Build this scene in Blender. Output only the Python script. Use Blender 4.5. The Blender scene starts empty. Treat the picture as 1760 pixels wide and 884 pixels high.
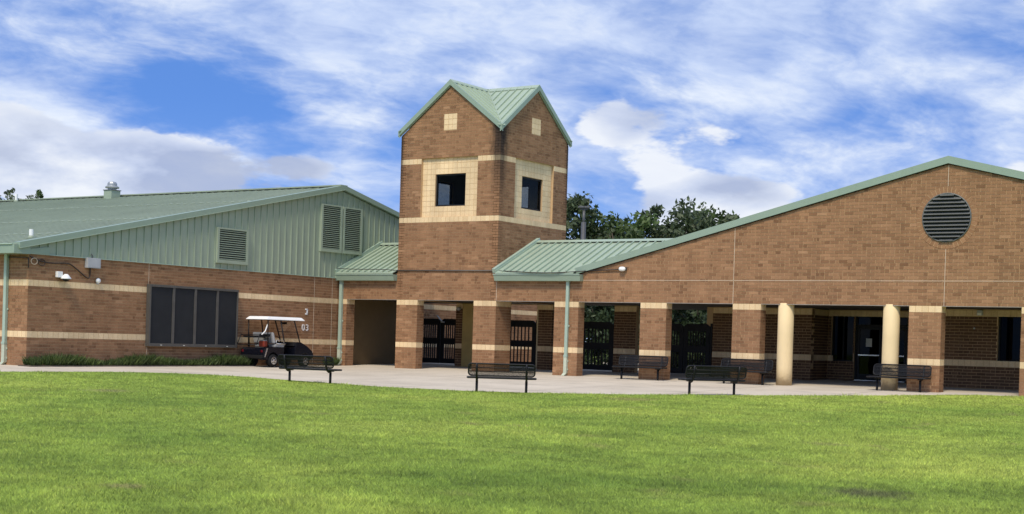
import bpy, bmesh, math, random
import numpy as np
from mathutils import Vector, Matrix
random.seed(11)
RNG = np.random.default_rng(5)
R = math.radians
sc = bpy.context.scene
COL = sc.collection

# ------------------------------------------------------------------ camera
CAM = np.array([31.0091, -44.4103, 1.13775]); YAW, PITCH, ROLL = -0.59671, -0.00929, 0.03078
FPX, PPY = 2526.07, 611.7
FW = np.array([math.sin(YAW) * math.cos(PITCH), math.cos(YAW) * math.cos(PITCH), math.sin(PITCH)])
_rt = np.array([math.cos(YAW), -math.sin(YAW), 0.0]); _up = np.cross(_rt, FW)
RT = _rt * math.cos(ROLL) + _up * math.sin(ROLL)
UP = -_rt * math.sin(ROLL) + _up * math.cos(ROLL)
cd = bpy.data.cameras.new('camera'); cam = bpy.data.objects.new('camera', cd); COL.objects.link(cam)
cd.sensor_fit = 'HORIZONTAL'; cd.sensor_width = 36.0; cd.lens = 36.0 * FPX / 1760.0
cd.shift_y = (PPY - 442.0) / 1760.0
cd.clip_start = 0.2; cd.clip_end = 3000
M = Matrix.Identity(4)
for i in range(3):
    M[i][0] = RT[i]; M[i][1] = UP[i]; M[i][2] = -FW[i]; M[i][3] = CAM[i]
cam.matrix_world = M
sc.camera = cam

def px_of(P):
    d = np.asarray(P, float) - CAM
    z = d @ FW
    return 880 + FPX * (d @ RT) / z, PPY - FPX * (d @ UP) / z, z

# ------------------------------------------------------------------ light
SUN_EL, SUN_AZ = 53.0, 164.0            # azimuth clockwise from +Y
sun_dir = Vector((math.sin(R(SUN_AZ)) * math.cos(R(SUN_EL)), math.cos(R(SUN_AZ)) * math.cos(R(SUN_EL)), math.sin(R(SUN_EL))))
sl = bpy.data.lights.new('sun', 'SUN'); sl.energy = 2.8; sl.angle = R(13); sl.color = (1.0, 0.89, 0.72)
so = bpy.data.objects.new('sun', sl); COL.objects.link(so)
so.rotation_euler = (-sun_dir).to_track_quat('-Z', 'Y').to_euler(); so.location = (0, -60, 60)
sc.view_settings.view_transform = 'Standard'; sc.view_settings.look = 'None'
sc.cycles.max_bounces = 6; sc.cycles.diffuse_bounces = 3; sc.cycles.glossy_bounces = 2; sc.cycles.transmission_bounces = 3; sc.cycles.transparent_max_bounces = 12
sc.view_settings.exposure = 0.30; sc.view_settings.gamma = 1.0; sc.view_settings.use_curve_mapping = False

class NT:
    """small node-tree helper"""
    def __init__(s, tree): s.t = tree; s.n = tree.nodes; s.l = tree.links
    def new(s, typ, **kw):
        n = s.n.new(typ)
        for k, v in kw.items():
            setattr(n, k, v)
        return n
    def put(s, sock, v):
        if hasattr(v, 'is_linked'): s.l.new(v, sock)
        else:
            if isinstance(v, (tuple, list)) and len(v) == 3 and sock.type == 'RGBA': v = (*v, 1)
            sock.default_value = v
    def math(s, op, a, b=0.0, c=None, clamp=False):
        n = s.new('ShaderNodeMath', operation=op, use_clamp=clamp)
        s.put(n.inputs[0], a); s.put(n.inputs[1], b)
        if c is not None: s.put(n.inputs[2], c)
        return n.outputs[0]
    def vmath(s, op, a, b=None, scale=None):
        n = s.new('ShaderNodeVectorMath', operation=op)
        s.put(n.inputs[0], a)
        if b is not None: s.put(n.inputs[1], b)
        if scale is not None: s.put(n.inputs[3], scale)
        return n.outputs['Value'] if op in ('DOT_PRODUCT', 'LENGTH', 'DISTANCE') else n.outputs[0]
    def noise(s, vec, scale, detail=4, rough=0.5, dist=0.0):
        n = s.new('ShaderNodeTexNoise'); s.put(n.inputs['Vector'], vec)
        n.inputs['Scale'].default_value = scale; n.inputs['Detail'].default_value = detail
        n.inputs['Roughness'].default_value = rough; n.inputs['Distortion'].default_value = dist
        return n.outputs['Fac']
    def ramp(s, fac, stops, interp='LINEAR'):
        n = s.new('ShaderNodeValToRGB'); s.put(n.inputs[0], fac)
        cr = n.color_ramp; cr.interpolation = interp
        while len(cr.elements) < len(stops): cr.elements.new(0.5)
        for e, (p, c) in zip(cr.elements, stops):
            e.position = p; e.color = (*c, 1) if isinstance(c, tuple) else (c, c, c, 1)
        return n.outputs[0]
    def mix(s, fac, a, b, mode='MIX'):
        n = s.new('ShaderNodeMix', data_type='RGBA', blend_type=mode)
        s.put(n.inputs[0], fac); s.put(n.inputs[6], a); s.put(n.inputs[7], b)
        return n.outputs[2]
    def smooth(s, v, lo, hi, a=0.0, b=1.0):
        n = s.new('ShaderNodeMapRange', interpolation_type='SMOOTHSTEP')
        s.put(n.inputs[0], v); s.put(n.inputs[1], lo); s.put(n.inputs[2], hi); s.put(n.inputs[3], a); s.put(n.inputs[4], b)
        return n.outputs[0]
    def sep(s, v):
        n = s.new('ShaderNodeSeparateXYZ'); s.put(n.inputs[0], v); return n.outputs
    def comb(s, x, y, z):
        n = s.new('ShaderNodeCombineXYZ'); s.put(n.inputs[0], x); s.put(n.inputs[1], y); s.put(n.inputs[2], z); return n.outputs[0]

def dir_of_px(x, y):
    d = FW + RT * (x - 880) / FPX - UP * (y - PPY) / FPX
    return d / np.linalg.norm(d)

def make_world():
    w = bpy.data.worlds.new('World'); sc.world = w; w.use_nodes = True
    w.cycles.sampling_method = 'MANUAL'; w.cycles.sample_map_resolution = 512
    t = NT(w.node_tree); t.n.clear()
    tc = t.new('ShaderNodeTexCoord'); d = tc.outputs['Generated']
    x, y, z = t.sep(d)
    zc = t.math('MAXIMUM', z, 0.0)
    # clear air behind the clouds
    lift = t.vmath('NORMALIZE', t.comb(x, y, t.math('MULTIPLY_ADD', zc, 1.3, 0.42)))
    sky = t.new('ShaderNodeTexSky', sky_type='NISHITA'); sky.sun_disc = False
    sky.sun_elevation = R(SUN_EL); sky.sun_rotation = R(SUN_AZ)
    sky.air_density = 1.0; sky.dust_density = 0.3; sky.ozone_density = 2.5
    t.put(sky.inputs[0], lift)
    blue = t.mix(1.0, t.vmath('SCALE', sky.outputs[0], scale=0.150), (0.72, 1.0, 1.40), 'MULTIPLY')
    hz = t.smooth(z, 0.0, 0.16, 0.55, 0.0)
    blue = t.mix(hz, blue, (0.40, 0.56, 0.82))
    # high thin sheets: flat layer overhead, drawn out by the wind
    den = t.math('ADD', zc, 0.32)
    px_ = t.math('DIVIDE', x, den); py_ = t.math('DIVIDE', y, den)
    a = R(58)
    u = t.math('ADD', t.math('MULTIPLY', px_, math.cos(a)), t.math('MULTIPLY', py_, math.sin(a)))
    v = t.math('SUBTRACT', t.math('MULTIPLY', py_, math.cos(a)), t.math('MULTIPLY', px_, math.sin(a)))
    P = t.comb(t.math('MULTIPLY', u, 2.5), t.math('MULTIPLY', v, 3.1), 3.7)
    n1 = t.noise(P, 0.9, 4, 0.55)
    n2 = t.noise(t.vmath('ADD', P, t.vmath('SCALE', t.comb(n1, t.math('MULTIPLY', n1, -0.7), 0.0), scale=0.55)), 2.2, 7, 0.62)
    nn = t.math('ADD', t.math('MULTIPLY', n1, 0.50), t.math('MULTIPLY', n2, 0.50))
    # open blue gaps and thicker banks as they lie in this part of the sky
    def lobe(px, py, wid, amp, asp=1.0):
        c = dir_of_px(px, py)
        dist = t.vmath('DISTANCE', t.vmath('MULTIPLY', d, (1, 1, asp)), (c[0], c[1], c[2] * asp))
        return t.math('MULTIPLY', t.smooth(dist, 0.0, wid, 1.0, 0.0), amp)
    bias = None
    for q in ((330, 110, 0.10, -0.075), (150, 40, 0.09, -0.09), (430, 190, 0.08, -0.07), (700, 230, 0.05, -0.05), (1150, 140, 0.05, -0.07), (1560, 230, 0.06, -0.06), (60, 210, 0.09, 0.12), (560, 60, 0.10, 0.07), (1300, 130, 0.20, 0.09), (900, 60, 0.12, 0.05)):
        l_ = lobe(*q); bias = l_ if bias is None else t.math('ADD', bias, l_)
    nn = t.math('ADD', nn, bias)
    cover = t.smooth(nn, 0.36, 0.62)
    ccol = t.ramp(n2, [(0.32, (0.40, 0.49, 0.72)), (0.50, (0.50, 0.59, 0.79)), (0.70, (0.72, 0.77, 0.84))])
    base = t.mix(t.math('MULTIPLY', cover, 0.92), blue, ccol)
    # low heaped clouds, lit from above
    Q = t.vmath('ADD', t.vmath('MULTIPLY', d, (8.0, 8.0, 19.0)), (4.3, 1.7, 0.4))
    k0 = t.noise(Q, 1.0, 6, 0.58)
    k1 = t.noise(t.vmath('ADD', Q, (0.0, 0.0, 0.50)), 1.0, 2, 0.54)
    low = t.smooth(z, 0.07, 0.20, 0.0, -0.30)
    hb = low
    for q in ((1000, 195, 0.085, 0.27), (1150, 200, 0.085, 0.25), (1260, 215, 0.05, 0.14), (1100, 245, 0.09, 0.16), (1180, 340, 0.075, 0.27), (1320, 335, 0.085, 0.30), (10, 180, 0.08, 0.20), (130, 240, 0.10, 0.26), (10, 300, 0.11, 0.28), (250, 305, 0.11, 0.26), (410, 310, 0.09, 0.24), (540, 292, 0.05, 0.18), (640, 195, 0.03, 0.17), (1750, 268, 0.08, 0.26), (1720, 215, 0.05, 0.12), (860, 150, 0.07, 0.14)):
        q = (*q, 2.2)
        hb = t.math('ADD', hb, lobe(*q))
    kk = t.math('ADD', k0, hb)
    heap = t.smooth(kk, 0.60, 0.68)
    core = t.math('ADD', t.math('MULTIPLY', t.math('SUBTRACT', k0, k1), 3.0), t.smooth(kk, 0.58, 0.86, 0.80, 0.46))
    hcol = t.ramp(core, [(0.18, (0.37, 0.42, 0.56)), (0.48, (0.54, 0.59, 0.71)), (0.80, (0.76, 0.78, 0.81))])
    base = t.mix(t.math('MULTIPLY', heap, 0.84), base, hcol)
    # below the horizon: ground tone
    base = t.mix(t.smooth(z, -0.02, 0.0, 1.0, 0.0), base, (0.16, 0.2, 0.1))
    bg = t.new('ShaderNodeBackground'); t.put(bg.inputs[0], base); bg.inputs[1].default_value = 1.0
    out = t.new('ShaderNodeOutputWorld'); t.l.new(bg.outputs[0], out.inputs[0])
make_world()

# ------------------------------------------------------------------ materials
MATS = {}
def mat(name, rough=0.6, metal=0.0, spec=0.5):
    m = bpy.data.materials.new(name); m.use_nodes = True
    t = NT(m.node_tree); b = t.n['Principled BSDF']
    b.inputs['Roughness'].default_value = rough; b.inputs['Metallic'].default_value = metal
    b.inputs['Specular IOR Level'].default_value = spec
    MATS[name] = m
    return m, t, b
def wpos(t): return t.new('ShaderNodeNewGeometry').outputs['Position']
def plain(name, col, rough=0.6, metal=0.0, spec=0.5, var=0.12, scale=3.0, dirt=0.0, bump=0.0):
    m, t, b = mat(name, rough, metal, spec)
    p = wpos(t)
    n = t.noise(p, scale, 5, 0.6)
    c = t.mix(1.0, col, t.ramp(n, [(0.25, 1 - var), (0.75, 1 + var)]), 'MULTIPLY')
    if dirt > 0:
        s = t.noise(t.vmath('MULTIPLY', p, (1.0, 1.0, 0.25)), 4.0, 6, 0.65)
        c = t.mix(t.math('MULTIPLY', t.smooth(s, 0.52, 0.72), dirt), c, tuple(v * 0.5 for v in col))
    t.put(b.inputs['Base Color'], c)
    if bump > 0:
        bn = t.new('ShaderNodeBump'); bn.inputs['Strength'].default_value = bump; bn.inputs['Distance'].default_value = 0.02
        t.put(bn.inputs['Height'], t.noise(p, scale * 9, 4, 0.6)); t.l.new(bn.outputs[0], b.inputs['Normal'])
    return m

TW0, TW1, TWD = -4.62, 0.054, 4.674     # tower plan: x from TW0 to TW1, y from 0 to TWD
XL = -7.563                             # long wall of the metal gabled building

def stain_mask(t, p):
    """soot-black runs under the tower's roof valleys"""
    x, y, z = t.sep(p)
    n = t.noise(t.vmath('MULTIPLY', p, (7.0, 7.0, 1.6)), 1.0, 5, 0.7)
    tot = None
    for cx, cy, w, z0, amp in ((TW1, 0.0, 0.58, 6.9, 1.0), (TW0, 0.0, 0.2, 6.4, 0.95), (TW1, TWD, 0.20, 6.4, 0.95)):
        dx = t.math('SUBTRACT', x, cx); dy = t.math('SUBTRACT', y, cy)
        dd = t.math('SQRT', t.math('ADD', t.math('MULTIPLY', dx, dx), t.math('MULTIPLY', dy, dy)))
        dd = t.math('ADD', dd, t.math('MULTIPLY', t.math('SUBTRACT', n, 0.5), -0.55 * w * 2))
        m = t.math('MULTIPLY', t.smooth(dd, 0.25 * w, w, 1.0, 0.0), t.smooth(z, z0 - 1.2, z0 + 1.9, 0.0, amp))
        tot = m if tot is None else t.math('MAXIMUM', tot, m)
    return tot

def brick_mat(name, ramp):
    m, t, b = mat(name, 0.85, 0, 0.25)
    at = t.new('ShaderNodeAttribute', attribute_name='tone'); p = wpos(t)
    c = t.ramp(at.outputs['Fac'], ramp)
    big = t.noise(p, 0.55, 4, 0.55); fine = t.noise(p, 38.0, 4, 0.65)
    c = t.mix(1.0, c, t.ramp(big, [(0.3, 0.90), (0.7, 1.10)]), 'MULTIPLY')
    c = t.mix(1.0, c, t.ramp(fine, [(0.25, 0.80), (0.75, 1.18)]), 'MULTIPLY')
    strk = t.noise(t.vmath('MULTIPLY', p, (2.2, 2.2, 0.22)), 1.0, 4, 0.6)
    c = t.mix(1.0, c, t.ramp(strk, [(0.3, 0.86), (0.65, 1.06)]), 'MULTIPLY')
    st = stain_mask(t, p)
    c = t.mix(t.math('MULTIPLY', st, 0.92), c, (0.022, 0.018, 0.016))
    zz = t.sep(p)[2]
    low = t.math('MULTIPLY', t.smooth(zz, 0.0, 0.5, 1.0, 0.0), t.smooth(t.noise(p, 2.3, 5, 0.6), 0.4, 0.7))
    c = t.mix(t.math('MULTIPLY', low, 0.35), c, (0.10, 0.075, 0.055))
    t.put(b.inputs['Base Color'], c)
    bn = t.new('ShaderNodeBump'); bn.inputs['Strength'].default_value = 0.35; bn.inputs['Distance'].default_value = 0.01
    t.put(bn.inputs['Height'], fine); t.l.new(bn.outputs[0], b.inputs['Normal'])
    return m
BRICK_RAMP = [(0.0, (0.158, 0.076, 0.036)), (0.22, (0.226, 0.117, 0.058)), (0.55, (0.296, 0.158, 0.080)), (0.85, (0.336, 0.182, 0.094)), (1.0, (0.384, 0.216, 0.115))]
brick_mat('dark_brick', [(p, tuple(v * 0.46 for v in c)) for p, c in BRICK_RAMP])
brick_mat('brick', BRICK_RAMP)
brick_mat('tile', [(0.0, (0.69, 0.505, 0.285)), (0.5, (0.755, 0.565, 0.330)), (1.0, (0.81, 0.62, 0.375))])
m_, t_, b_ = mat('mortar', 0.95, 0, 0.1)
p_ = wpos(t_); t_.put(b_.inputs['Base Color'], t_.mix(t_.math('MULTIPLY', stain_mask(t_, p_), 0.85), t_.mix(t_.noise(p_, 6, 4), (0.48, 0.32, 0.175), (0.58, 0.40, 0.23)), (0.03, 0.025, 0.02)))
plain('joint_dirt', (0.19, 0.17, 0.14), 0.95, var=0.2)
plain('sealant', (0.56, 0.45, 0.33), 0.8, var=0.1)
plain('green_roof', (0.365, 0.445, 0.335), 0.42, 0.15, 0.5, var=0.06, scale=1.2, dirt=0.10)
plain('green_trim', (0.265, 0.345, 0.262), 0.45, 0.1, 0.5, var=0.05, scale=1.0, dirt=0.12)
plain('green_wall', (0.315, 0.375, 0.28), 0.5, 0.1, 0.4, var=0.06, scale=1.5, dirt=0.15)
plain('green_old_roof', (0.285, 0.335, 0.245), 0.55, 0.1, 0.4, var=0.10, scale=0.5, dirt=0.25)
plain('green_pipe', (0.36, 0.46, 0.37), 0.45, 0.1, 0.5, var=0.06, dirt=0.15)
plain('pipe_boot', (0.50, 0.55, 0.42), 0.5, 0.1, 0.5, var=0.12, scale=5, dirt=0.3)
plain('dark_gap', (0.012, 0.014, 0.013), 0.9)
plain('bronze_frame', (0.115, 0.110, 0.100), 0.5, 0.4, 0.4, var=0.15)
plain('screen_mesh', (0.018, 0.020, 0.023), 0.6, 0, 0.25, var=0.15, scale=2)
plain('black_paint', (0.008, 0.008, 0.009), 0.5, 0.0, 0.3, var=0.2)
plain('black_matte', (0.008, 0.008, 0.009), 0.65, 0.0, 0.3, var=0.2)
plain('joint_dark', (0.2, 0.15, 0.09), 0.9)
plain('steel_lintel', (0.42, 0.37, 0.32), 0.6, 0.3, var=0.2)
m_, t_, b_ = mat('cream_column', 0.65, 0, 0.3)
p_ = wpos(t_); z_n = t_.sep(p_)[2]
c_ = t_.mix(1.0, (0.79, 0.615, 0.35), t_.ramp(t_.noise(p_, 2.0, 5, 0.6), [(0.25, 0.93), (0.75, 1.05)]), 'MULTIPLY')
c_ = t_.mix(t_.math('MULTIPLY', t_.smooth(t_.noise(t_.vmath('MULTIPLY', p_, (3.0, 3.0, 0.5)), 1.6, 6, 0.65), 0.55, 0.75), 0.22), c_, (0.45, 0.33, 0.17))
gr_ = t_.math('MULTIPLY', t_.smooth(t_.math('ADD', z_n, t_.math('MULTIPLY', t_.noise(p_, 5.0, 5, 0.7), -0.7)), -0.35, 0.10, 1.0, 0.0), 0.7)
c_ = t_.mix(gr_, c_, (0.30, 0.20, 0.10))
t_.put(b_.inputs['Base Color'], c_)
bn_ = t_.new('ShaderNodeBump'); bn_.inputs['Strength'].default_value = 0.15; bn_.inputs['Distance'].default_value = 0.01
t_.put(bn_.inputs['Height'], t_.noise(p_, 45, 4, 0.6)); t_.l.new(bn_.outputs[0], b_.inputs['Normal'])
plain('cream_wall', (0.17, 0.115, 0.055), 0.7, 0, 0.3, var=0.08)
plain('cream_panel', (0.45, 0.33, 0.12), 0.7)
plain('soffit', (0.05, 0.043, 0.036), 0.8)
plain('white_plastic', (0.80, 0.80, 0.78), 0.4, var=0.03)
plain('paper', (0.62, 0.62, 0.55), 0.8)
plain('grey_box', (0.42, 0.43, 0.44), 0.5, 0.1)
plain('black_cable', (0.03, 0.022, 0.018), 0.6)
plain('grey_seat', (0.33, 0.33, 0.325), 0.7, var=0.08)
plain('navy_paint', (0.005, 0.006, 0.011), 0.22, 0.0, 0.4, var=0.1)
plain('rubber', (0.012, 0.012, 0.012), 0.85, 0, 0.2)
plain('chrome', (0.62, 0.62, 0.63), 0.25, 0.9)
plain('red_plastic', (0.30, 0.05, 0.025), 0.5)
plain('tail_red', (0.13, 0.008, 0.012), 0.25)
plain('lamp_white', (0.85, 0.85, 0.82), 0.3)
plain('pole_grey', (0.085, 0.088, 0.09), 0.5, 0.3)
plain('bark', (0.10, 0.075, 0.055), 0.95, bump=0.3)
plain('interior_dark', (0.22, 0.22, 0.215), 0.9)
plain('vent_metal', (0.42, 0.43, 0.43), 0.4, 0.6, dirt=0.2)
plain('slat_grey', (0.145, 0.150, 0.140), 0.5, 0.2, var=0.1)
plain('sign_metal', (0.74, 0.70, 0.67), 0.45, 0.1)
def leaf_mat(name, dark, light, tr=0.25):
    m, t, b = mat(name, 0.55, 0, 0.35)
    at = t.new('ShaderNodeAttribute', attribute_name='tone')
    c = t.ramp(at.outputs['Fac'], [(0.0, dark), (1.0, light)])
    p = wpos(t)
    c = t.mix(1.0, c, t.ramp(t.noise(p, 0.9, 3), [(0.3, 0.8), (0.7, 1.25)]), 'MULTIPLY')
    t.put(b.inputs['Base Color'], c)
    tl = t.new('ShaderNodeBsdfTranslucent'); t.put(tl.inputs[0], c)
    ms = t.new('ShaderNodeMixShader'); ms.inputs[0].default_value = tr
    t.l.new(b.outputs[0], ms.inputs[1]); t.l.new(tl.outputs[0], ms.inputs[2])
    t.l.new(ms.outputs[0], t.n['Material Output'].inputs[0])
    return m
leaf_mat('leaf_dark', (0.026, 0.048, 0.014), (0.095, 0.145, 0.040))
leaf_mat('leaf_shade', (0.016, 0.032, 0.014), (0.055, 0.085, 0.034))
leaf_mat('leaf_grey', (0.036, 0.056, 0.026), (0.125, 0.160, 0.072))
leaf_mat('leaf_yellow', (0.065, 0.095, 0.016), (0.15, 0.19, 0.035))
leaf_mat('leaf_hedge', (0.025, 0.050, 0.012), (0.140, 0.195, 0.055))

# worn and dry spots of the turf
WORN = [(24.95, -28.1, 0.75, (0.13, 0.13, 0.075), 0.75), (3.2, -20.7, 0.9, (0.42, 0.38, 0.19), 0.6), (19.0, -33.9, 0.35, (0.42, 0.36, 0.18), 0.6), (12.2, -11.1, 0.9, (0.33, 0.26, 0.13), 0.6), (21.6, -21.1, 0.5, (0.34, 0.29, 0.15), 0.5)]
def lawn_colour(t, p):
    q = t.vmath('MULTIPLY', p, (1.0, 1.0, 0.0))
    a = t.noise(q, 0.16, 5, 0.6, 0.4); b = t.noise(q, 0.9, 5, 0.65, 0.3); c = t.noise(q, 0.33, 3, 0.5)
    col = t.ramp(a, [(0.32, (0.245, 0.370, 0.064)), (0.50, (0.368, 0.495, 0.088)), (0.68, (0.500, 0.605, 0.120))])
    col = t.mix(1.0, col, t.ramp(b, [(0.28, 0.72), (0.72, 1.24)]), 'MULTIPLY')
    col = t.mix(1.0, col, t.ramp(t.noise(q, 6.0, 4, 0.7), [(0.3, 0.72), (0.7, 1.26)]), 'MULTIPLY')
    dry = t.smooth(t.noise(q, 0.55, 4, 0.6, 0.5), 0.60, 0.74)
    col = t.mix(t.math('MULTIPLY', dry, 0.6), col, (0.40, 0.34, 0.16))
    for wx, wy, wr, col2, amt in WORN:
        dd = t.vmath('DISTANCE', q, (wx, wy, 0.0))
        dd = t.math('ADD', dd, t.math('MULTIPLY', t.math('SUBTRACT', t.noise(q, 2.6, 4, 0.65), 0.5), -1.6 * wr))
        col = t.mix(t.math('MULTIPLY', t.smooth(dd, 0.2 * wr, wr, 1.0, 0.0), amt), col, col2)
    weed = t.smooth(t.noise(q, 1.7, 3, 0.6, 0.3), 0.63, 0.72)
    col = t.mix(t.math('MULTIPLY', weed, 0.55), col, (0.13, 0.24, 0.055))
    return col
m_, t_, b_ = mat('grass_blade', 0.5, 0, 0.35)
p_ = wpos(t_); at_ = t_.new('ShaderNodeAttribute', attribute_name='tone')
c_ = t_.mix(1.0, lawn_colour(t_, p_), t_.ramp(at_.outputs['Fac'], [(0.0, (0.60, 0.62, 0.55)), (0.6, (1.05, 1.05, 1.0)), (0.9, (1.5, 1.42, 1.35)), (1.0, (1.9, 1.65, 1.9))]), 'MULTIPLY')
t_.put(b_.inputs['Base Color'], c_)
gn_ = t_.new('ShaderNodeNewGeometry')
nv_ = t_.vmath('NORMALIZE', t_.vmath('ADD', t_.vmath('SCALE', gn_.outputs['Normal'], scale=0.45), (0.0, 0.0, 0.75)))
t_.l.new(nv_, b_.inputs['Normal'])
tl_ = t_.new('ShaderNodeBsdfTranslucent'); t_.put(tl_.inputs[0], c_)
ms_ = t_.new('ShaderNodeMixShader'); ms_.inputs[0].default_value = 0.4
t_.l.new(b_.outputs[0], ms_.inputs[1]); t_.l.new(tl_.outputs[0], ms_.inputs[2]); t_.l.new(ms_.outputs[0], t_.n['Material Output'].inputs[0])
m_, t_, b_ = mat('lawn', 0.9, 0, 0.1)
p_ = wpos(t_)
c_ = t_.mix(1.0, lawn_colour(t_, p_), t_.ramp(t_.noise(p_, 14, 6, 0.7), [(0.25, 0.5), (0.75, 1.15)]), 'MULTIPLY')
t_.put(b_.inputs['Base Color'], c_)
bn_ = t_.new('ShaderNodeBump'); bn_.inputs['Strength'].default_value = 0.8; bn_.inputs['Distance'].default_value = 0.05
t_.put(bn_.inputs['Height'], t_.noise(p_, 22, 5, 0.7)); t_.l.new(bn_.outputs[0], b_.inputs['Normal'])
m_, t_, b_ = mat('concrete', 0.85, 0, 0.25)
p_ = wpos(t_)
c_ = t_.ramp(t_.noise(p_, 0.35, 6, 0.62, 0.4), [(0.3, (0.47, 0.41, 0.32)), (0.7, (0.62, 0.55, 0.44))])
c_ = t_.mix(1.0, c_, t_.ramp(t_.noise(p_, 30, 4, 0.7), [(0.3, 0.9), (0.7, 1.08)]), 'MULTIPLY')
c_ = t_.mix(t_.math('MULTIPLY', t_.smooth(t_.noise(t_.vmath('MULTIPLY', p_, (0.5, 1.6, 1.0)), 0.8, 6, 0.7, 0.8), 0.54, 0.72), 0.45), c_, (0.27, 0.245, 0.21))
t_.put(b_.inputs['Base Color'], c_)

def glass_mat(name, tint, refl=1.0, rough=0.02):
    m = bpy.data.materials.new(name); m.use_nodes = True; t = NT(m.node_tree); t.n.clear()
    tr = t.new('ShaderNodeBsdfTransparent'); tr.inputs[0].default_value = (*tint, 1)
    gl = t.new('ShaderNodeBsdfGlossy'); gl.inputs['Roughness'].default_value = rough; gl.inputs[0].default_value = (0.9, 0.95, 1, 1)
    fr = t.new('ShaderNodeFresnel'); fr.inputs[0].default_value = 1.45
    ms = t.new('ShaderNodeMixShader'); t.put(ms.inputs[0], t.math('MULTIPLY', fr.outputs[0], refl))
    t.l.new(tr.outputs[0], ms.inputs[1]); t.l.new(gl.outputs[0], ms.inputs[2])
    o = t.new('ShaderNodeOutputMaterial'); t.l.new(ms.outputs[0], o.inputs[0]); MATS[name] = m
glass_mat('tinted_glass', (0.64, 0.64, 0.62), 0.05)
glass_mat('dark_glass', (0.05, 0.055, 0.06), 0.18)
glass_mat('clear_screen', (0.97, 0.97, 0.97), 0.25)

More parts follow.
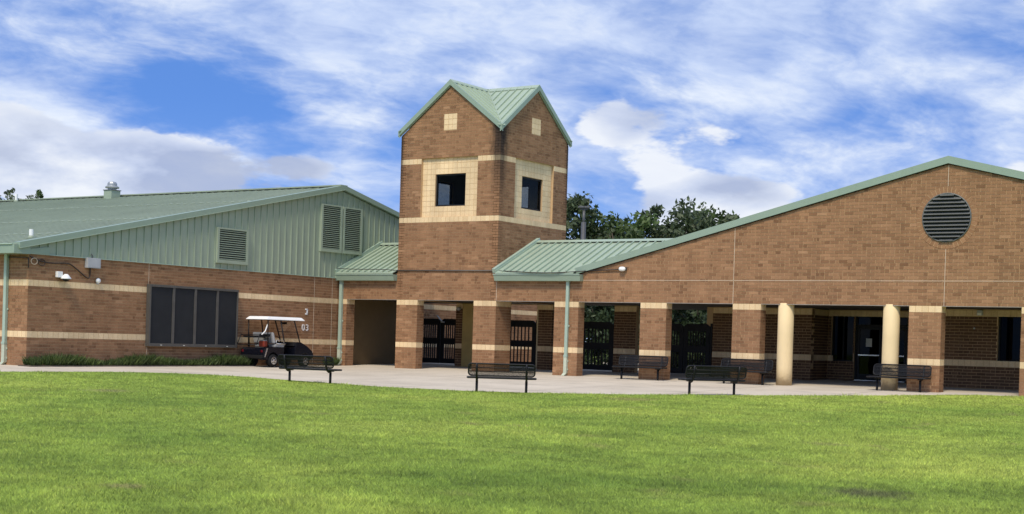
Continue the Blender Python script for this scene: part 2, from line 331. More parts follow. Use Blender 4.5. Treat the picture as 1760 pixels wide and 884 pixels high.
# ------------------------------------------------------------------ mesh helpers
class MB:
    def __init__(s): s.v = []; s.f = []; s.t = []
    def face(s, pts, tone=0.5):
        i = len(s.v); s.v.extend([tuple(map(float, p)) for p in pts]); s.f.append(tuple(range(i, i + len(pts)))); s.t.append(tone)
    def solid(s, bottom, top, tone=0.5, cap0=True):
        """two matching rings; the bottom ring is listed so that the normal of `top` points outward (ccw seen from top)"""
        n = len(bottom); i = len(s.v)
        s.v.extend([tuple(map(float, p)) for p in bottom]); s.v.extend([tuple(map(float, p)) for p in top])
        s.f.append(tuple(range(i + n, i + 2 * n))); s.t.append(tone)
        if cap0: s.f.append(tuple(range(i + n - 1, i - 1, -1))); s.t.append(tone)
        for k in range(n):
            j = (k + 1) % n
            s.f.append((i + k, i + j, i + n + j, i + n + k)); s.t.append(tone)
    def box(s, x0, x1, y0, y1, z0, z1, tone=0.5):
        s.solid([(x0, y0, z0), (x1, y0, z0), (x1, y1, z0), (x0, y1, z0)], [(x0, y0, z1), (x1, y0, z1), (x1, y1, z1), (x0, y1, z1)], tone)
    def prism(s, poly, O, U, N, d0, d1, tone=0.5, back=False):
        """poly (u,v) ccw seen from N, extruded from depth d0 (inside) to d1 (outside)"""
        O = np.asarray(O, float); U = np.asarray(U, float); N = np.asarray(N, float)
        A = [O + U * u + N * d0 + np.array((0, 0, v)) for u, v in poly]
        B = [O + U * u + N * d1 + np.array((0, 0, v)) for u, v in poly]
        s.solid(A, B, tone, back)
    def bar(s, a, b, w, h, up=(0, 0, 1), tone=0.5):
        a = np.asarray(a, float); b = np.asarray(b, float); d = b - a; d /= np.linalg.norm(d)
        upv = np.asarray(up, float); side = np.cross(d, upv)
        if np.linalg.norm(side) < 1e-6: side = np.array((1.0, 0, 0))
        side /= np.linalg.norm(side); u2 = np.cross(side, d)
        q = [side * w / 2 * i + u2 * h / 2 * j for i, j in ((-1, -1), (1, -1), (1, 1), (-1, 1))]
        s.solid([a + v for v in q], [b + v for v in q], tone)
    def tube(s, pts, r, n=8, tone=0.5, closed=False):
        pts = [np.asarray(p, float) for p in pts]; rings = []
        m = len(pts); ref = None
        rr = r if isinstance(r, (list, tuple)) else [r] * m
        for k, p in enumerate(pts):
            a = pts[(k - 1) % m] if (closed or k > 0) else p
            b = pts[(k + 1) % m] if (closed or k < m - 1) else p
            d = b - a; d /= max(np.linalg.norm(d), 1e-9)
            if ref is None:
                ref = np.array((0, 0, 1.0)) if abs(d[2]) < 0.9 else np.array((1.0, 0, 0))
            s1 = np.cross(d, ref); s1 /= max(np.linalg.norm(s1), 1e-9); u1 = np.cross(s1, d); ref = u1
            i = len(s.v)
            for j in range(n):
                an = 2 * math.pi * j / n
                s.v.append(tuple(p + (s1 * math.cos(an) + u1 * math.sin(an)) * rr[k]))
            rings.append(i)
        pairs = [(k, k + 1) for k in range(m - 1)] + ([(m - 1, 0)] if closed else [])
        for k, l in pairs:
            for j in range(n):
                j2 = (j + 1) % n
                s.f.append((rings[k] + j, rings[k] + j2, rings[l] + j2, rings[l] + j)); s.t.append(tone)
        if not closed:
            s.f.append(tuple(rings[0] + j for j in range(n - 1, -1, -1))); s.t.append(tone)
            s.f.append(tuple(rings[-1] + j for j in range(n))); s.t.append(tone)
    def lathe(s, prof, c, n=20, axis='z', tone=0.5):
        """profile of (r, h) from bottom to top"""
        i = len(s.v); c = np.asarray(c, float)
        for r, h in prof:
            for j in range(n):
                a = 2 * math.pi * j / n
                q = (r * math.cos(a), r * math.sin(a), h) if axis == 'z' else (h, r * math.cos(a), r * math.sin(a))
                s.v.append(tuple(c + np.array(q)))
        for k in range(len(prof) - 1):
            for j in range(n):
                j2 = (j + 1) % n
                s.f.append((i + k * n + j, i + k * n + j2, i + (k + 1) * n + j2, i + (k + 1) * n + j)); s.t.append(tone)
        s.f.append(tuple(i + j for j in range(n - 1, -1, -1))); s.t.append(tone)
        k = len(prof) - 1
        s.f.append(tuple(i + k * n + j for j in range(n))); s.t.append(tone)
    def mesh(s, name, m, off=(0, 0, 0), smooth=False):
        me = bpy.data.meshes.new(name)
        o = np.asarray(off, float)
        me.from_pydata([tuple(np.array(p) - o) for p in s.v] if np.any(o) else s.v, [], s.f)
        at = me.attributes.new('tone', 'FLOAT', 'FACE'); at.data.foreach_set('value', s.t)
        me.materials.append(MATS[m])
        if smooth:
            me.polygons.foreach_set('use_smooth', [True] * len(me.polygons))
        return me
    def build(s, name, m, parent=None, smooth=False, bevel=0.0, kind=None):
        """vertices are given in the parent's own frame when it is a local thing, else in world space"""
        off = parent.get('_o', (0, 0, 0)) if parent is not None else (0, 0, 0)
        if parent is not None: off = tuple(ORI.get(parent.name, (0, 0, 0)))
        me = s.mesh(name, m, off, smooth)
        ob = bpy.data.objects.new(name, me); COL.objects.link(ob)
        if parent is not None:
            ob.parent = parent; ORI[ob.name] = ORI.get(parent.name, (0, 0, 0))
        if bevel > 0:
            bm = bmesh.new(); bm.from_mesh(me); bmesh.ops.remove_doubles(bm, verts=bm.verts, dist=1e-5)
            bmesh.ops.bevel(bm, geom=list(bm.edges), offset=bevel, segments=2, affect='EDGES', profile=0.6, clamp_overlap=True)
            bmesh.ops.recalc_face_normals(bm, faces=bm.faces); bm.to_mesh(me); bm.free()
        if kind: ob['kind'] = kind
        return ob
ORI = {}      # frame origin of each parent (world position of its base)
def tag(o, label, cat, group=None):
    o['label'] = label; o['category'] = cat
    if group: o['group'] = group
    return o
def thing(name, label, cat, loc=(0, 0, 0), group=None, world=True):
    """an Empty at the base; with world=True its parts are written in world coordinates"""
    e = bpy.data.objects.new(name, None); COL.objects.link(e); e.location = loc; e.empty_display_size = 0.3
    if world: ORI[e.name] = tuple(loc)
    return tag(e, label, cat, group)
def copy_tree(o, parent=None):
    c = o.copy(); COL.objects.link(c); c.parent = parent
    for ch in list(o.children): copy_tree(ch, c)
    return c
def structure(o): o['kind'] = 'structure'; return o

# ------------------------------------------------------------------ ground
def ground_z(x, y):
    if y >= 0: return 0.022 * min(y, 6.0)
    db = math.hypot(max(0, x - XL), max(0, -14.8 - y))
    return -0.02 * min(-y, db) - 0.005 * min(-y, 30)
# edge between lawn and paving, world x,y
EDGE = [(-60, -25.5), (-40, -24.8), (-24, -23.6), (-14, -22.2), (-8.5, -20.7), (-5.6, -19.3), (-4.3, -17.6), (-3.9, -16.2), (-3.6, -14.6), (-2.8, -13.1), (-1.2, -12.15), (0.97, -11.9), (3.1, -11.72), (5.1, -11.55), (7.0, -11.35),
        (8.6, -10.8), (9.98, -9.98), (11.25, -9.0), (12.45, -7.85), (13.66, -6.65), (14.83, -5.35), (15.97, -3.95), (17.05, -2.3), (18.0, -1.15), (19.4, -0.75), (24, -0.7), (40, -0.7), (60, -0.7)]
def smooth_line(pts, k=6):
    out = []
    P = [np.array(p, float) for p in pts]
    for i in range(len(P) - 1):
        a, b, c, d = P[max(i - 1, 0)], P[i], P[i + 1], P[min(i + 2, len(P) - 1)]
        for j in range(k):
            u = j / k
            out.append(0.5 * (2 * b + (c - a) * u + (2 * a - 5 * b + 4 * c - d) * u * u + (3 * b - a - 3 * c + d) * u ** 3))
    out.append(P[-1]); return out
EC = smooth_line(EDGE)

# paving sheet: a grid under lawn edge and buildings
mb = MB()
xs = np.concatenate([np.arange(-62, -10, 1.0), np.arange(-10, 22, 0.5), np.arange(22, 62.01, 1.0)]); ys = np.concatenate([np.arange(-27, 8.01, 0.5), [30.0]])
idx = {}
_ep = np.array(EC); _poly = [(p[0], p[1]) for p in EC] + [(60, -80), (-60, -80)]
def on_lawn(x, y):
    ins = False; j = len(_poly) - 1
    for i in range(len(_poly)):
        xi, yi = _poly[i]; xj, yj = _poly[j]
        if (yi > y) != (yj > y) and x < (xj - xi) * (y - yi) / (yj - yi) + xi: ins = not ins
        j = i
    return ins
def pave_z(x, y):
    z = ground_z(x, y)
    if on_lawn(x, y) and np.min(np.hypot(_ep[:, 0] - x, _ep[:, 1] - y)) > 1.1: z -= 0.5
    return z
for i, xx in enumerate(xs):
    for j, yy in enumerate(ys):
        idx[i, j] = len(mb.v); mb.v.append((xx, yy, pave_z(xx, yy)))
for i in range(len(xs) - 1):
    for j in range(len(ys) - 1):
        mb.f.append((idx[i, j], idx[i + 1, j], idx[i + 1, j + 1], idx[i, j + 1])); mb.t.append(0.5)
plaza = structure(mb.build('concrete_plaza', 'concrete', smooth=True))

from mathutils.geometry import delaunay_2d_cdt
def edge_dist(x, y): return float(np.min(np.hypot(_ep[:, 0] - x, _ep[:, 1] - y)))
def lawn_z(x, y, d=None):
    d = edge_dist(x, y) if d is None else d
    w = min(1.0, d / 16.0); w = w * w * (3 - 2 * w)
    near = max(ground_z(x, y), -0.34) + 0.030 - 0.004 * min(d, 6)
    return near * (1 - w) + (-0.27 - 0.0095 * min(d, 34)) * w
rim = [(-300.0, -26.0)] + [(float(p[0]), float(p[1])) for p in EC] + [(300.0, -0.7), (300.0, -300.0), (-300.0, -300.0)]
pts = [Vector(p) for p in rim]; nrim = len(pts)
for gx_ in list(np.arange(-58, 58.1, 2.0)):
    for gy_ in list(np.arange(-78, 0, 2.0)):
        if on_lawn(gx_, gy_) and edge_dist(gx_, gy_) > 1.2: pts.append(Vector((gx_ + random.uniform(-.3, .3), gy_ + random.uniform(-.3, .3))))
for k in range(0, len(EC) - 1):
    for off in (0.35, 0.9, 1.6):
        tn = EC[min(k + 1, len(EC) - 1)] - EC[max(k - 1, 0)]; nn_ = np.array((tn[1], -tn[0])); nn_ /= max(np.linalg.norm(nn_), 1e-9)
        q = EC[k] + nn_ * off
        if on_lawn(q[0], q[1]) and edge_dist(q[0], q[1]) > off * 0.7: pts.append(Vector((float(q[0]), float(q[1]))))
res = delaunay_2d_cdt(pts, [], [list(range(nrim))[::-1]], 1, 1e-5)
mb = MB(); mb.v = [(v.x, v.y, lawn_z(v.x, v.y)) for v in res[0]]; mb.f = [tuple(f) for f in res[2]]; mb.t = [0.5] * len(mb.f)
lawn_ob = structure(mb.build('lawn', 'lawn', smooth=True))
bmn = bmesh.new(); bmn.from_mesh(lawn_ob.data)
for f_ in bmn.faces: f_.normal_update()
bad = [f_ for f_ in bmn.faces if f_.normal.z < 0]
if bad: bmesh.ops.reverse_faces(bmn, faces=bad)
bmn.to_mesh(lawn_ob.data); bmn.free()
# saw-cut joints of the paving slabs
def joint_line(pts2, w=0.022):
    b = MB(); run = []
    def flush():
        if len(run) > 1:
            for a, c in zip(run[:-1], run[1:]):
                t_ = np.array(c) - np.array(a); n_ = np.array((t_[1], -t_[0])) / max(np.linalg.norm(t_), 1e-9) * w / 2
                q = [(a[0] - n_[0], a[1] - n_[1]), (a[0] + n_[0], a[1] + n_[1]), (c[0] + n_[0], c[1] + n_[1]), (c[0] - n_[0], c[1] - n_[1])]
                b.face([(x_, y_, max(ground_z(x_, y_), ground_z(a[0], a[1]) - 0.02) + 0.005) for x_, y_ in (q if True else q)][::-1])
    for p in pts2:
        if on_lawn(*p): flush(); run.clear()
        else: run.append(p)
    flush()
    if b.f:
        o = b.build('slab_joint', 'joint_dirt', plaza); 
for gx_ in (-6.0, -2.6, 0.9, 4.3, 7.9, 11.4, 15.0, 18.2): joint_line([(gx_, y_) for y_ in np.arange(-16, -0.02, 0.5)])
for gy_ in (-15.0, -12.0, -9.2, -6.3, -3.3): joint_line([(x_, gy_) for x_ in np.arange(-7.0, 20, 0.5)])
mb = MB(); mb.face([(-900, -900, -0.75), (900, -900, -0.75), (900, 900, -0.75), (-900, 900, -0.75)])
structure(mb.build('ground', 'lawn'))

# ------------------------------------------------------------------ brickwork
CO, BL, TI = 0.1016, 0.3048, 0.2032     # course, brick length, tile
ZB0, ZB1, ZU0, ZL = 8 * CO, 10 * CO, 24 * CO, 26 * CO    # lower band, upper band, lintel
def clip(poly, a, b, c):
    out = []
    for i in range(len(poly)):
        p, q = poly[i], poly[(i + 1) % len(poly)]
        dp = a * p[0] + b * p[1] - c; dq = a * q[0] + b * q[1] - c
        if dp <= 0: out.append(p)
        if (dp < 0 < dq) or (dq < 0 < dp):
            t = dp / (dp - dq); out.append((p[0] + (q[0] - p[0]) * t, p[1] + (q[1] - p[1]) * t))
    return out
def area(poly):
    return 0.5 * sum(poly[i][0] * poly[(i + 1) % len(poly)][1] - poly[(i + 1) % len(poly)][0] * poly[i][1] for i in range(len(poly)))

class Masonry:
    def __init__(s, parent): s.parent = parent; s.p = []
    def add(s, poly, F, tone, name, m, proud=0.0):
        if len(poly) < 3 or area(poly) < 4e-4: return
        s.p.append((poly, F, round(min(max(tone, 0), 1) * 15) / 15.0, name, m, proud))
    def bricks(s, F, u0, u1, v0, v1, planes=(), holes=(), circ=None, m='brick', j=0.013, tone0=0.0):
        k0 = int(math.floor(v0 / CO + 1e-6)); k1 = int(math.ceil(v1 / CO - 1e-6))
        for k in range(k0, k1):
            sh = BL / 2 if k % 2 else 0.0
            i0 = int(math.floor((u0 - sh) / BL)) - 1; i1 = int(math.ceil((u1 - sh) / BL)) + 1
            for i in range(i0, i1):
                a, b = max(i * BL + sh + j / 2, u0 + j / 2), min((i + 1) * BL + sh - j / 2, u1 - j / 2)
                c, d = max(k * CO + j / 2, v0 + j / 2), min((k + 1) * CO - j / 2, v1 - j / 2)
                if b - a < 0.02 or d - c < 0.015: continue
                r = random.random()
                tone = random.gauss(0.58, 0.13) if r < 0.86 else (random.uniform(0.15, 0.38) if r < 0.93 else random.uniform(0.75, 1.0))
                tone += tone0
                rects = [(a, b, c, d)]
                half = False
                if b - a > 0.27 and random.random() < 0.22:
                    mid = a + (b - a) * random.choice((0.33, 0.5, 0.67)); rects = [(a, mid - j / 2, c, d), (mid + j / 2, b, c, d)]; half = True
                for h in holes:
                    nr = []
                    for (a1, b1, c1, d1) in rects:
                        if b1 <= h[0] or a1 >= h[1] or d1 <= h[2] or c1 >= h[3]: nr.append((a1, b1, c1, d1)); continue
                        if a1 < h[0] - 0.015: nr.append((a1, h[0] - j / 2, c1, d1))
                        if b1 > h[1] + 0.015: nr.append((h[1] + j / 2, b1, c1, d1))
                        aa, bb = max(a1, h[0]), min(b1, h[1])
                        if c1 < h[2] - 0.015: nr.append((aa, bb, c1, h[2] - j / 2))
                        if d1 > h[3] + 0.015: nr.append((aa, bb, h[3] + j / 2, d1))
                    rects = nr
                if circ:
                    nr = []
                    for (a1, b1, c1, d1) in rects:
                        dv = min(abs(c1 - circ[1]), abs(d1 - circ[1])) if not (c1 < circ[1] < d1) else 0
                        if dv >= circ[2]: nr.append((a1, b1, c1, d1)); continue
                        hw = math.sqrt(circ[2] ** 2 - dv ** 2)
                        if a1 < circ[0] - hw: nr.append((a1, min(b1, circ[0] - hw), c1, d1))
                        if b1 > circ[0] + hw: nr.append((max(a1, circ[0] + hw), b1, c1, d1))
                    rects = nr
                pr = random.uniform(-0.0015, 0.0015)
                for (a1, b1, c1, d1) in rects:
                    if b1 - a1 < 0.02 or d1 - c1 < 0.015: continue
                    poly = [(a1, c1), (b1, c1), (b1, d1), (a1, d1)]
                    for pl in planes:
                        poly = clip(poly, *pl)
                        if not poly: break
                    if half: tone = random.gauss(0.55, 0.14) if random.random() < 0.5 else random.uniform(0.10, 0.45)
                    if poly: s.add(poly, F, tone, 'dark_brick' if m == 'dark_brick' else 'brick', m, pr)
    def tiles(s, F, u0, u1, v0, v1, holes=(), start=None, j=0.012, planes=()):
        st = u0 if start is None else start
        nv = round((v1 - v0) / TI)
        n0 = int(math.floor((u0 - st) / TI + 1e-6)); n1 = int(math.ceil((u1 - st) / TI - 1e-6))
        for r in range(nv):
            for i in range(n0, n1):
                a, b = max(u0, st + i * TI) + j / 2, min(u1, st + (i + 1) * TI) - j / 2
                c, d = v0 + r * TI + j / 2, v0 + (r + 1) * TI - j / 2
                if b - a < 0.02: continue
                um, vm = (a + b) / 2, (c + d) / 2
                if any(h[0] < um < h[1] and h[2] < vm < h[3] for h in holes): continue
                s.add([(a, c), (b, c), (b, d), (a, d)], F, random.gauss(0.5, 0.16), 'tile', 'tile', 0.0)
    def finish(s, cap=300):
        cache = {}
        for nm in sorted({p[3] for p in s.p}):
            items = []
            for pc in s.p:
                if pc[3] != nm: continue
                poly, F, tone, name, m, pr = pc
                O, U, N = F
                uc = sum(q[0] for q in poly) / len(poly); vc = sum(q[1] for q in poly) / len(poly)
                C = np.array(O, float) + np.array(U, float) * uc + np.array((0, 0, vc))
                x, y, z = px_of(C); ext = max(q[0] for q in poly) - min(q[0] for q in poly); eh = max(q[1] for q in poly) - min(q[1] for q in poly)
                facing = float(np.dot(CAM - C, N)) / max(np.linalg.norm(CAM - C), 1e-6)
                score = -1.0
                if z > 0 and -20 < x < 1780 and -20 < y < 904 and facing > 0.02 and not F_HIDDEN.get(id(F), False):
                    score = (ext * facing + 0.01) * eh * (FPX / z) ** 2
                items.append((score, pc, C, uc, vc))
            items.sort(key=lambda q: -q[0])
            rest = MB()
            for k, (score, (poly, F, tone, name, m, pr), C, uc, vc) in enumerate(items):
                O, U, N = F
                if k < cap and score > 0:
                    loc = [(round(u - uc, 4), round(v - vc, 4)) for u, v in poly]
                    key = (name, tuple(loc), tuple(U), tone)
                    me = cache.get(key)
                    if me is None:
                        b = MB(); b.prism(loc, (0, 0, 0), U, N, -0.03, 0.0, tone); me = b.mesh(name, m); cache[key] = me
                    ob = bpy.data.objects.new(name, me); COL.objects.link(ob); ob.parent = s.parent
                    base = np.array(ORI.get(s.parent.name, (0, 0, 0)))
                    ob.location = C + np.array(N, float) * pr - base
                else:
                    rest.prism(poly, O, U, N, -0.03, pr, tone)
            if rest.f:
                rest.build('remaining_' + nm + 's', {'tile': 'tile', 'dark_brick': 'dark_brick'}.get(nm, 'brick'), s.parent, kind='stuff')
F_HIDDEN = {}
def face(O, U, N, hidden=False):
    F = (tuple(map(float, O)), tuple(map(float, U)), tuple(map(float, N)))
    F_HIDDEN[id(F)] = hidden; _KEEP.append(F); return F
_KEEP = []
XP, YP, XM, YM = (1, 0, 0), (0, 1, 0), (-1, 0, 0), (0, -1, 0)
MD = -0.009      # mortar face sits this far behind the brick face

def pier(ms, mortar, x0, x1, y0, y1, z0=0.0, sides='FRL', top=ZL, bm='brick'):
    """brick pier with two cream tile bands"""
    fs = {'F': (face((x0, y0, 0), XP, YM), x1 - x0), 'R': (face((x1, y0, 0), YP, XP), y1 - y0), 'L': (face((x0, y1, 0), (0, -1, 0), XM), y1 - y0), 'B': (face((x1, y1, 0), (-1, 0, 0), YP, True), x1 - x0)}
    for k in sides:
        F, w = fs[k]
        ms.bricks(F, 0, w, z0, ZB0, m=bm); ms.tiles(F, 0, w, ZB0, ZB1); ms.bricks(F, 0, w, ZB1, ZU0, m=bm); ms.tiles(F, 0, w, ZU0, ZL)
    e = -MD
    mortar.box(x0 + e, x1 - e, y0 + e, y1 - e, -0.15, top - 0.001)

def joint_strip(parent, F, u, v0, v1, w=0.016):
    b = MB(); b.prism([(u - w / 2, v0), (u + w / 2, v0), (u + w / 2, v1), (u - w / 2, v1)], F[0], F[1], F[2], -0.02, 0.003); b.build('control_joint', 'sealant', parent)

# ------------------------------------------------------------------ THE TOWER
tower = thing('entrance_tower', 'square brick tower with two green gables and cream tiled window panels', 'tower', (-2.28, 2.34, 0))
ms = Masonry(tower); mo = MB()
W = TWD
ZP0, ZT = 55 * CO, 79 * CO
ZE, ZA = 8.925, 10.69
slope = (ZA - ZE) / (W / 2)
tower_faces = [face((TW0, 0, 0), XP, YM), face((TW1, 0, 0), YP, XP), face((TW1, W, 0), XM, YP, True), face((TW0, W, 0), (0, -1, 0), XM, True)]
PA, PB = 5 * TI, 18 * TI                 # panel from tile 5 to tile 18
WA, WB, WZ0, WZ1 = PA + 3 * TI, PA + 10 * TI, ZP0 + 3 * TI, ZP0 + 9 * TI
for fi, F in enumerate(tower_faces):
    O, U, N = F
    gab = [(slope, 1, ZE + slope * W), (-slope, 1, ZE)]
    ms.bricks(F, 0, W, ZL, ZP0)
    ms.bricks(F, 0, PA, ZP0 + TI, ZT - TI); ms.bricks(F, PB, W, ZP0 + TI, ZT - TI)
    c0 = W / 2
    ms.bricks(F, 0, W, ZT, ZA, planes=gab, holes=[(c0 - 1.5 * TI, c0 + 1.5 * TI, 9.06, 9.06 + 3 * TI)])
    ms.tiles(F, 0, PA, ZP0, ZP0 + TI); ms.tiles(F, PB, W, ZP0, ZP0 + TI)
    ms.tiles(F, 0, PA, ZT - TI, ZT); ms.tiles(F, PB, W, ZT - TI, ZT)
    ms.tiles(F, c0 - 1.5 * TI, c0 + 1.5 * TI, 9.06, 9.06 + 3 * TI)
    # recessed tiled panel
    Fr = face(tuple(np.array(O) - 0.10 * np.array(N)), U, N, fi > 1)
    ms.tiles(F, PA, PB, ZP0, ZP0 + TI)
    ms.tiles(Fr, PA, PB, ZP0 + TI, ZT, holes=[(WA, WB, WZ0, WZ1)])
    # mortar backing, hollow behind
    T = -0.26
    mo.prism([(0.009, ZL), (W - 0.009, ZL), (W - 0.009, ZP0 + TI - 0.001), (0.009, ZP0 + TI - 0.001)], O, U, N, T, MD, back=True)
    mo.prism([(0.009, ZP0 + TI), (PA, ZP0 + TI), (PA, ZT), (0.009, ZT)], O, U, N, T, MD, back=True)
    mo.prism([(PB, ZP0 + TI), (W - 0.009, ZP0 + TI), (W - 0.009, ZT), (PB, ZT)], O, U, N, T, MD, back=True)
    mo.prism([(0.009, ZT + 0.001), (W - 0.009, ZT + 0.001), (W - 0.009, ZE - 0.01), (W / 2, ZA - 0.01), (0.009, ZE - 0.01)], O, U, N, T, MD, back=True)
    for (a, b, c, d) in ((PA, WA, ZP0 + TI, ZT), (WB, PB, ZP0 + TI, ZT), (WA, WB, ZP0 + TI, WZ0), (WA, WB, WZ1, ZT)):
        mo.prism([(a, c), (b, c), (b, d), (a, d)], O, U, N, T, -0.10 - 0.006, back=True)
    # reveal bricks at the sides of the recess are the ends of the outer bricks: a thin brick return
    # window
    O3 = np.array(O); U3 = np.array(U, float); N3 = np.array(N, float)
    fr = MB(); fw = 0.06
    for (a, b, c, d) in ((WA, WB, WZ0, WZ0 + fw), (WA, WB, WZ1 - fw, WZ1), (WA, WA + fw, WZ0 + fw, WZ1 - fw), (WB - fw, WB, WZ0 + fw, WZ1 - fw)):
        fr.prism([(a, c), (b, c), (b, d), (a, d)], O3, U, N, -0.24, -0.17, back=True)
    wf = fr.build('window_frame', 'black_paint', tower)
    pn = MB(); pn.prism([(WA + fw, WZ0 + fw), (WB - fw, WZ0 + fw), (WB - fw, WZ1 - fw), (WA + fw, WZ1 - fw)], O3, U, N, -0.212, -0.205, back=True)
    pn.build('pane', 'tinted_glass', wf)
# inner ceiling and floor of the window room
mo2 = MB(); mo2.box(TW0 + 0.27, TW1 - 0.27, 0.27, W - 0.27, 8.3, 8.36); mo2.box(TW0 + 0.27, TW1 - 0.27, 0.27, W - 0.27, 5.55, 5.6)
for (a, b, c, d) in ((TW0 + 0.265, TW0 + 0.285, 0.3, W - 0.3), (TW1 - 0.285, TW1 - 0.265, 0.3, W - 0.3)):
    mo2.box(a, b, c, 1.55, 5.6, 8.3); mo2.box(a, b, 3.1, d, 5.6, 8.3); mo2.box(a, b, 1.55, 3.1, 5.6, 6.18); mo2.box(a, b, 1.55, 3.1, 7.44, 8.3)
for (c, d) in ((0.265, 0.285), (W - 0.285, W - 0.265)):
    mo2.box(TW0 + 0.3, -3.0, c, d, 5.6, 8.3); mo2.box(-1.55, TW1 - 0.3, c, d, 5.6, 8.3); mo2.box(-3.0, -1.55, c, d, 5.6, 6.18); mo2.box(-3.0, -1.55, c, d, 7.44, 8.3)
mo2.build('inner_lining', 'interior_dark', tower)
# corner piers
pier(ms, mo, TW0, TW0 + 1.016, 0, 0.42, sides='FRL')
pier(ms, mo, TW1 - 1.016, TW1, 0, 1.016, sides='FRL')
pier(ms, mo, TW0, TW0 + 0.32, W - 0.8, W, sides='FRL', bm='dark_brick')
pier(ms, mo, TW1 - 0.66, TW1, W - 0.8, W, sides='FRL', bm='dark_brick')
# brick returns of the lintels (undersides) and steel angle
for (a, b, c, d) in ((TW0 + 1.016, TW1 - 1.016, 0.003, 0.30), (TW1 - 0.26, TW1 - 0.003, 1.016, W - 0.8)):
    s_ = MB(); s_.box(a, b, c, d, ZL - 0.012, ZL - 0.001); s_.build('lintel_plate', 'steel_lintel', tower)
mo.build('mortar', 'mortar', tower)
ms.finish()
# roof: crossing gables
XC, YC = (TW0 + TW1) / 2, W / 2
ZR = ZA + 0.22
ov = 0.09
roof_pts = {'S': (XC, -ov, ZR), 'N': (XC, W + ov, ZR), 'E': (TW1 + ov, YC, ZR), 'Wt': (TW0 - ov, YC, ZR)}
ctr = np.array((XC, YC, ZR))
zc_ = ZR - slope * (W / 2 + ov)
corners = {'SE': (TW1 + ov, -ov, zc_), 'SW': (TW0 - ov, -ov, zc_), 'NE': (TW1 + ov, W + ov, zc_), 'NW': (TW0 - ov, W + ov, zc_)}
for apx, cn in (('S', 'SE'), ('S', 'SW'), ('E', 'SE'), ('E', 'NE'), ('N', 'NE'), ('N', 'NW'), ('Wt', 'SW'), ('Wt', 'NW')):
    A = np.array(roof_pts[apx]); Cn = np.array(corners[cn]); 
    n = np.cross(ctr - A, Cn - A); n /= np.linalg.norm(n); n = n if n[2] > 0 else -n
    tri = [A, ctr, Cn]
    if np.dot(np.cross(tri[1] - tri[0], tri[2] - tri[0]), n) < 0: tri = [A, Cn, ctr]
    b = MB(); b.solid([p - n * 0.05 for p in tri], tri); rp = b.build('roof_panel', 'green_roof', tower)
    # standing seams running down the slope from the ridge to the valley
    L = np.linalg.norm(ctr - A); along = (ctr - A) / L
    k = 0.30
    while k < L - 0.1:
        f = k / L; P0 = A + along * k; P1 = Cn + (ctr - Cn) * f
        P0 = P0 + (P1 - P0) * 0.03
        sb = MB(); sb.bar(P0 + n * 0.024, P1 + n * 0.024, 0.026, 0.054, n); sb.build('seam', 'green_roof', rp)
        k += 0.325
for k_, A in roof_pts.items():
    A = np.array(A); d = ctr - A; d /= np.linalg.norm(d)
    side = np.array((-d[1], d[0], 0))
    b = MB()
    E_ = ctr
    for sg in (-1, 1):
        dn = side * sg * 0.16 + np.array((0, 0, -slope * 0.16))
        q = [A + (0, 0, 0.05), E_ + (0, 0, 0.05), E_ + dn + (0, 0, 0.05), A + dn + (0, 0, 0.05)]
        if sg > 0: q = q[::-1]
        b.solid([np.array(p) - (0, 0, 0.03) for p in q], q)
    b.build('ridge_cap', 'green_roof', tower)
for cn, Cn in corners.items():
    Cn = np.array(Cn); b = MB(); b.bar(Cn + (0, 0, 0.022), ctr + (0, 0, 0.022), 0.26, 0.012); b.build('valley_flashing', 'green_roof', tower)
    b = MB(); b.bar(Cn + (0, 0, 0.045), ctr + (0, 0, 0.045), 0.03, 0.03); b.build('valley_rib', 'green_roof', tower)
for fi, F in enumerate(tower_faces):
    O, U, N = F
    for sg in (0, 1):
        hgt = 0.20
        e0, e1 = -ov, W / 2
        zt0, zt1 = ZR - slope * (W / 2 + ov) + 0.035, ZR + 0.035
        poly = [(e0, zt0 - hgt), (e1, zt1 - hgt), (e1, zt1), (e0, zt0)] if sg == 0 else [(W - e1, zt1 - hgt), (W - e0, zt0 - hgt), (W - e0, zt0), (W - e1, zt1)]
        b = MB(); b.prism(poly, O, U, N, 0.006, ov + 0.012, back=True); b.build('rake_trim', 'green_trim', tower)
        e = -0.03
        poly2 = [(u, v + (zt0 * 0 - 0)) for u, v in poly]
        lo = [(poly[0][0], poly[0][1] - 0.03), (poly[1][0], poly[1][1] - 0.03), (poly[1][0], poly[1][1] - 0.001), (poly[0][0], poly[0][1] - 0.001)]
        b = MB(); b.prism(lo, O, U, N, 0.004, 0.045, back=True); b.build('drip_edge', 'green_roof', tower)

# ------------------------------------------------------------------ THE BRICK HALL (right)
hall = thing('brick_hall', 'long brown brick hall with low green edged gable, round louvre and piers', 'building', (16.69, 2.0, 0))
ms = Masonry(hall); mo = MB()
HX, HZ, HS = 16.69, 6.96, 0.2555          # apex x, brick apex z, gable slope
F = face((0, 0, 0), XP, YM)
HJ = 3.11
gab = [(-HS, 1, HZ - HS * HX), (HS, 1, HZ + HS * HX)]
CX_, CZ_, CR = 16.68, 5.33, 0.745
ms.bricks(F, HJ, 30.1, ZL, HZ, planes=gab, circ=(CX_, CZ_, CR + 0.10))
HX0, HX1 = 3.35, 30.03
g0 = HZ - HS * (HX - HX0)
mo.prism([(HJ, ZL), (30.1, ZL), (30.1, HZ - HS * (30.1 - HX) - 0.02), (HX, HZ - 0.02), (HJ, HZ - HS * (HX - HJ) - 0.02)], F[0], F[1], F[2], -0.30, MD)
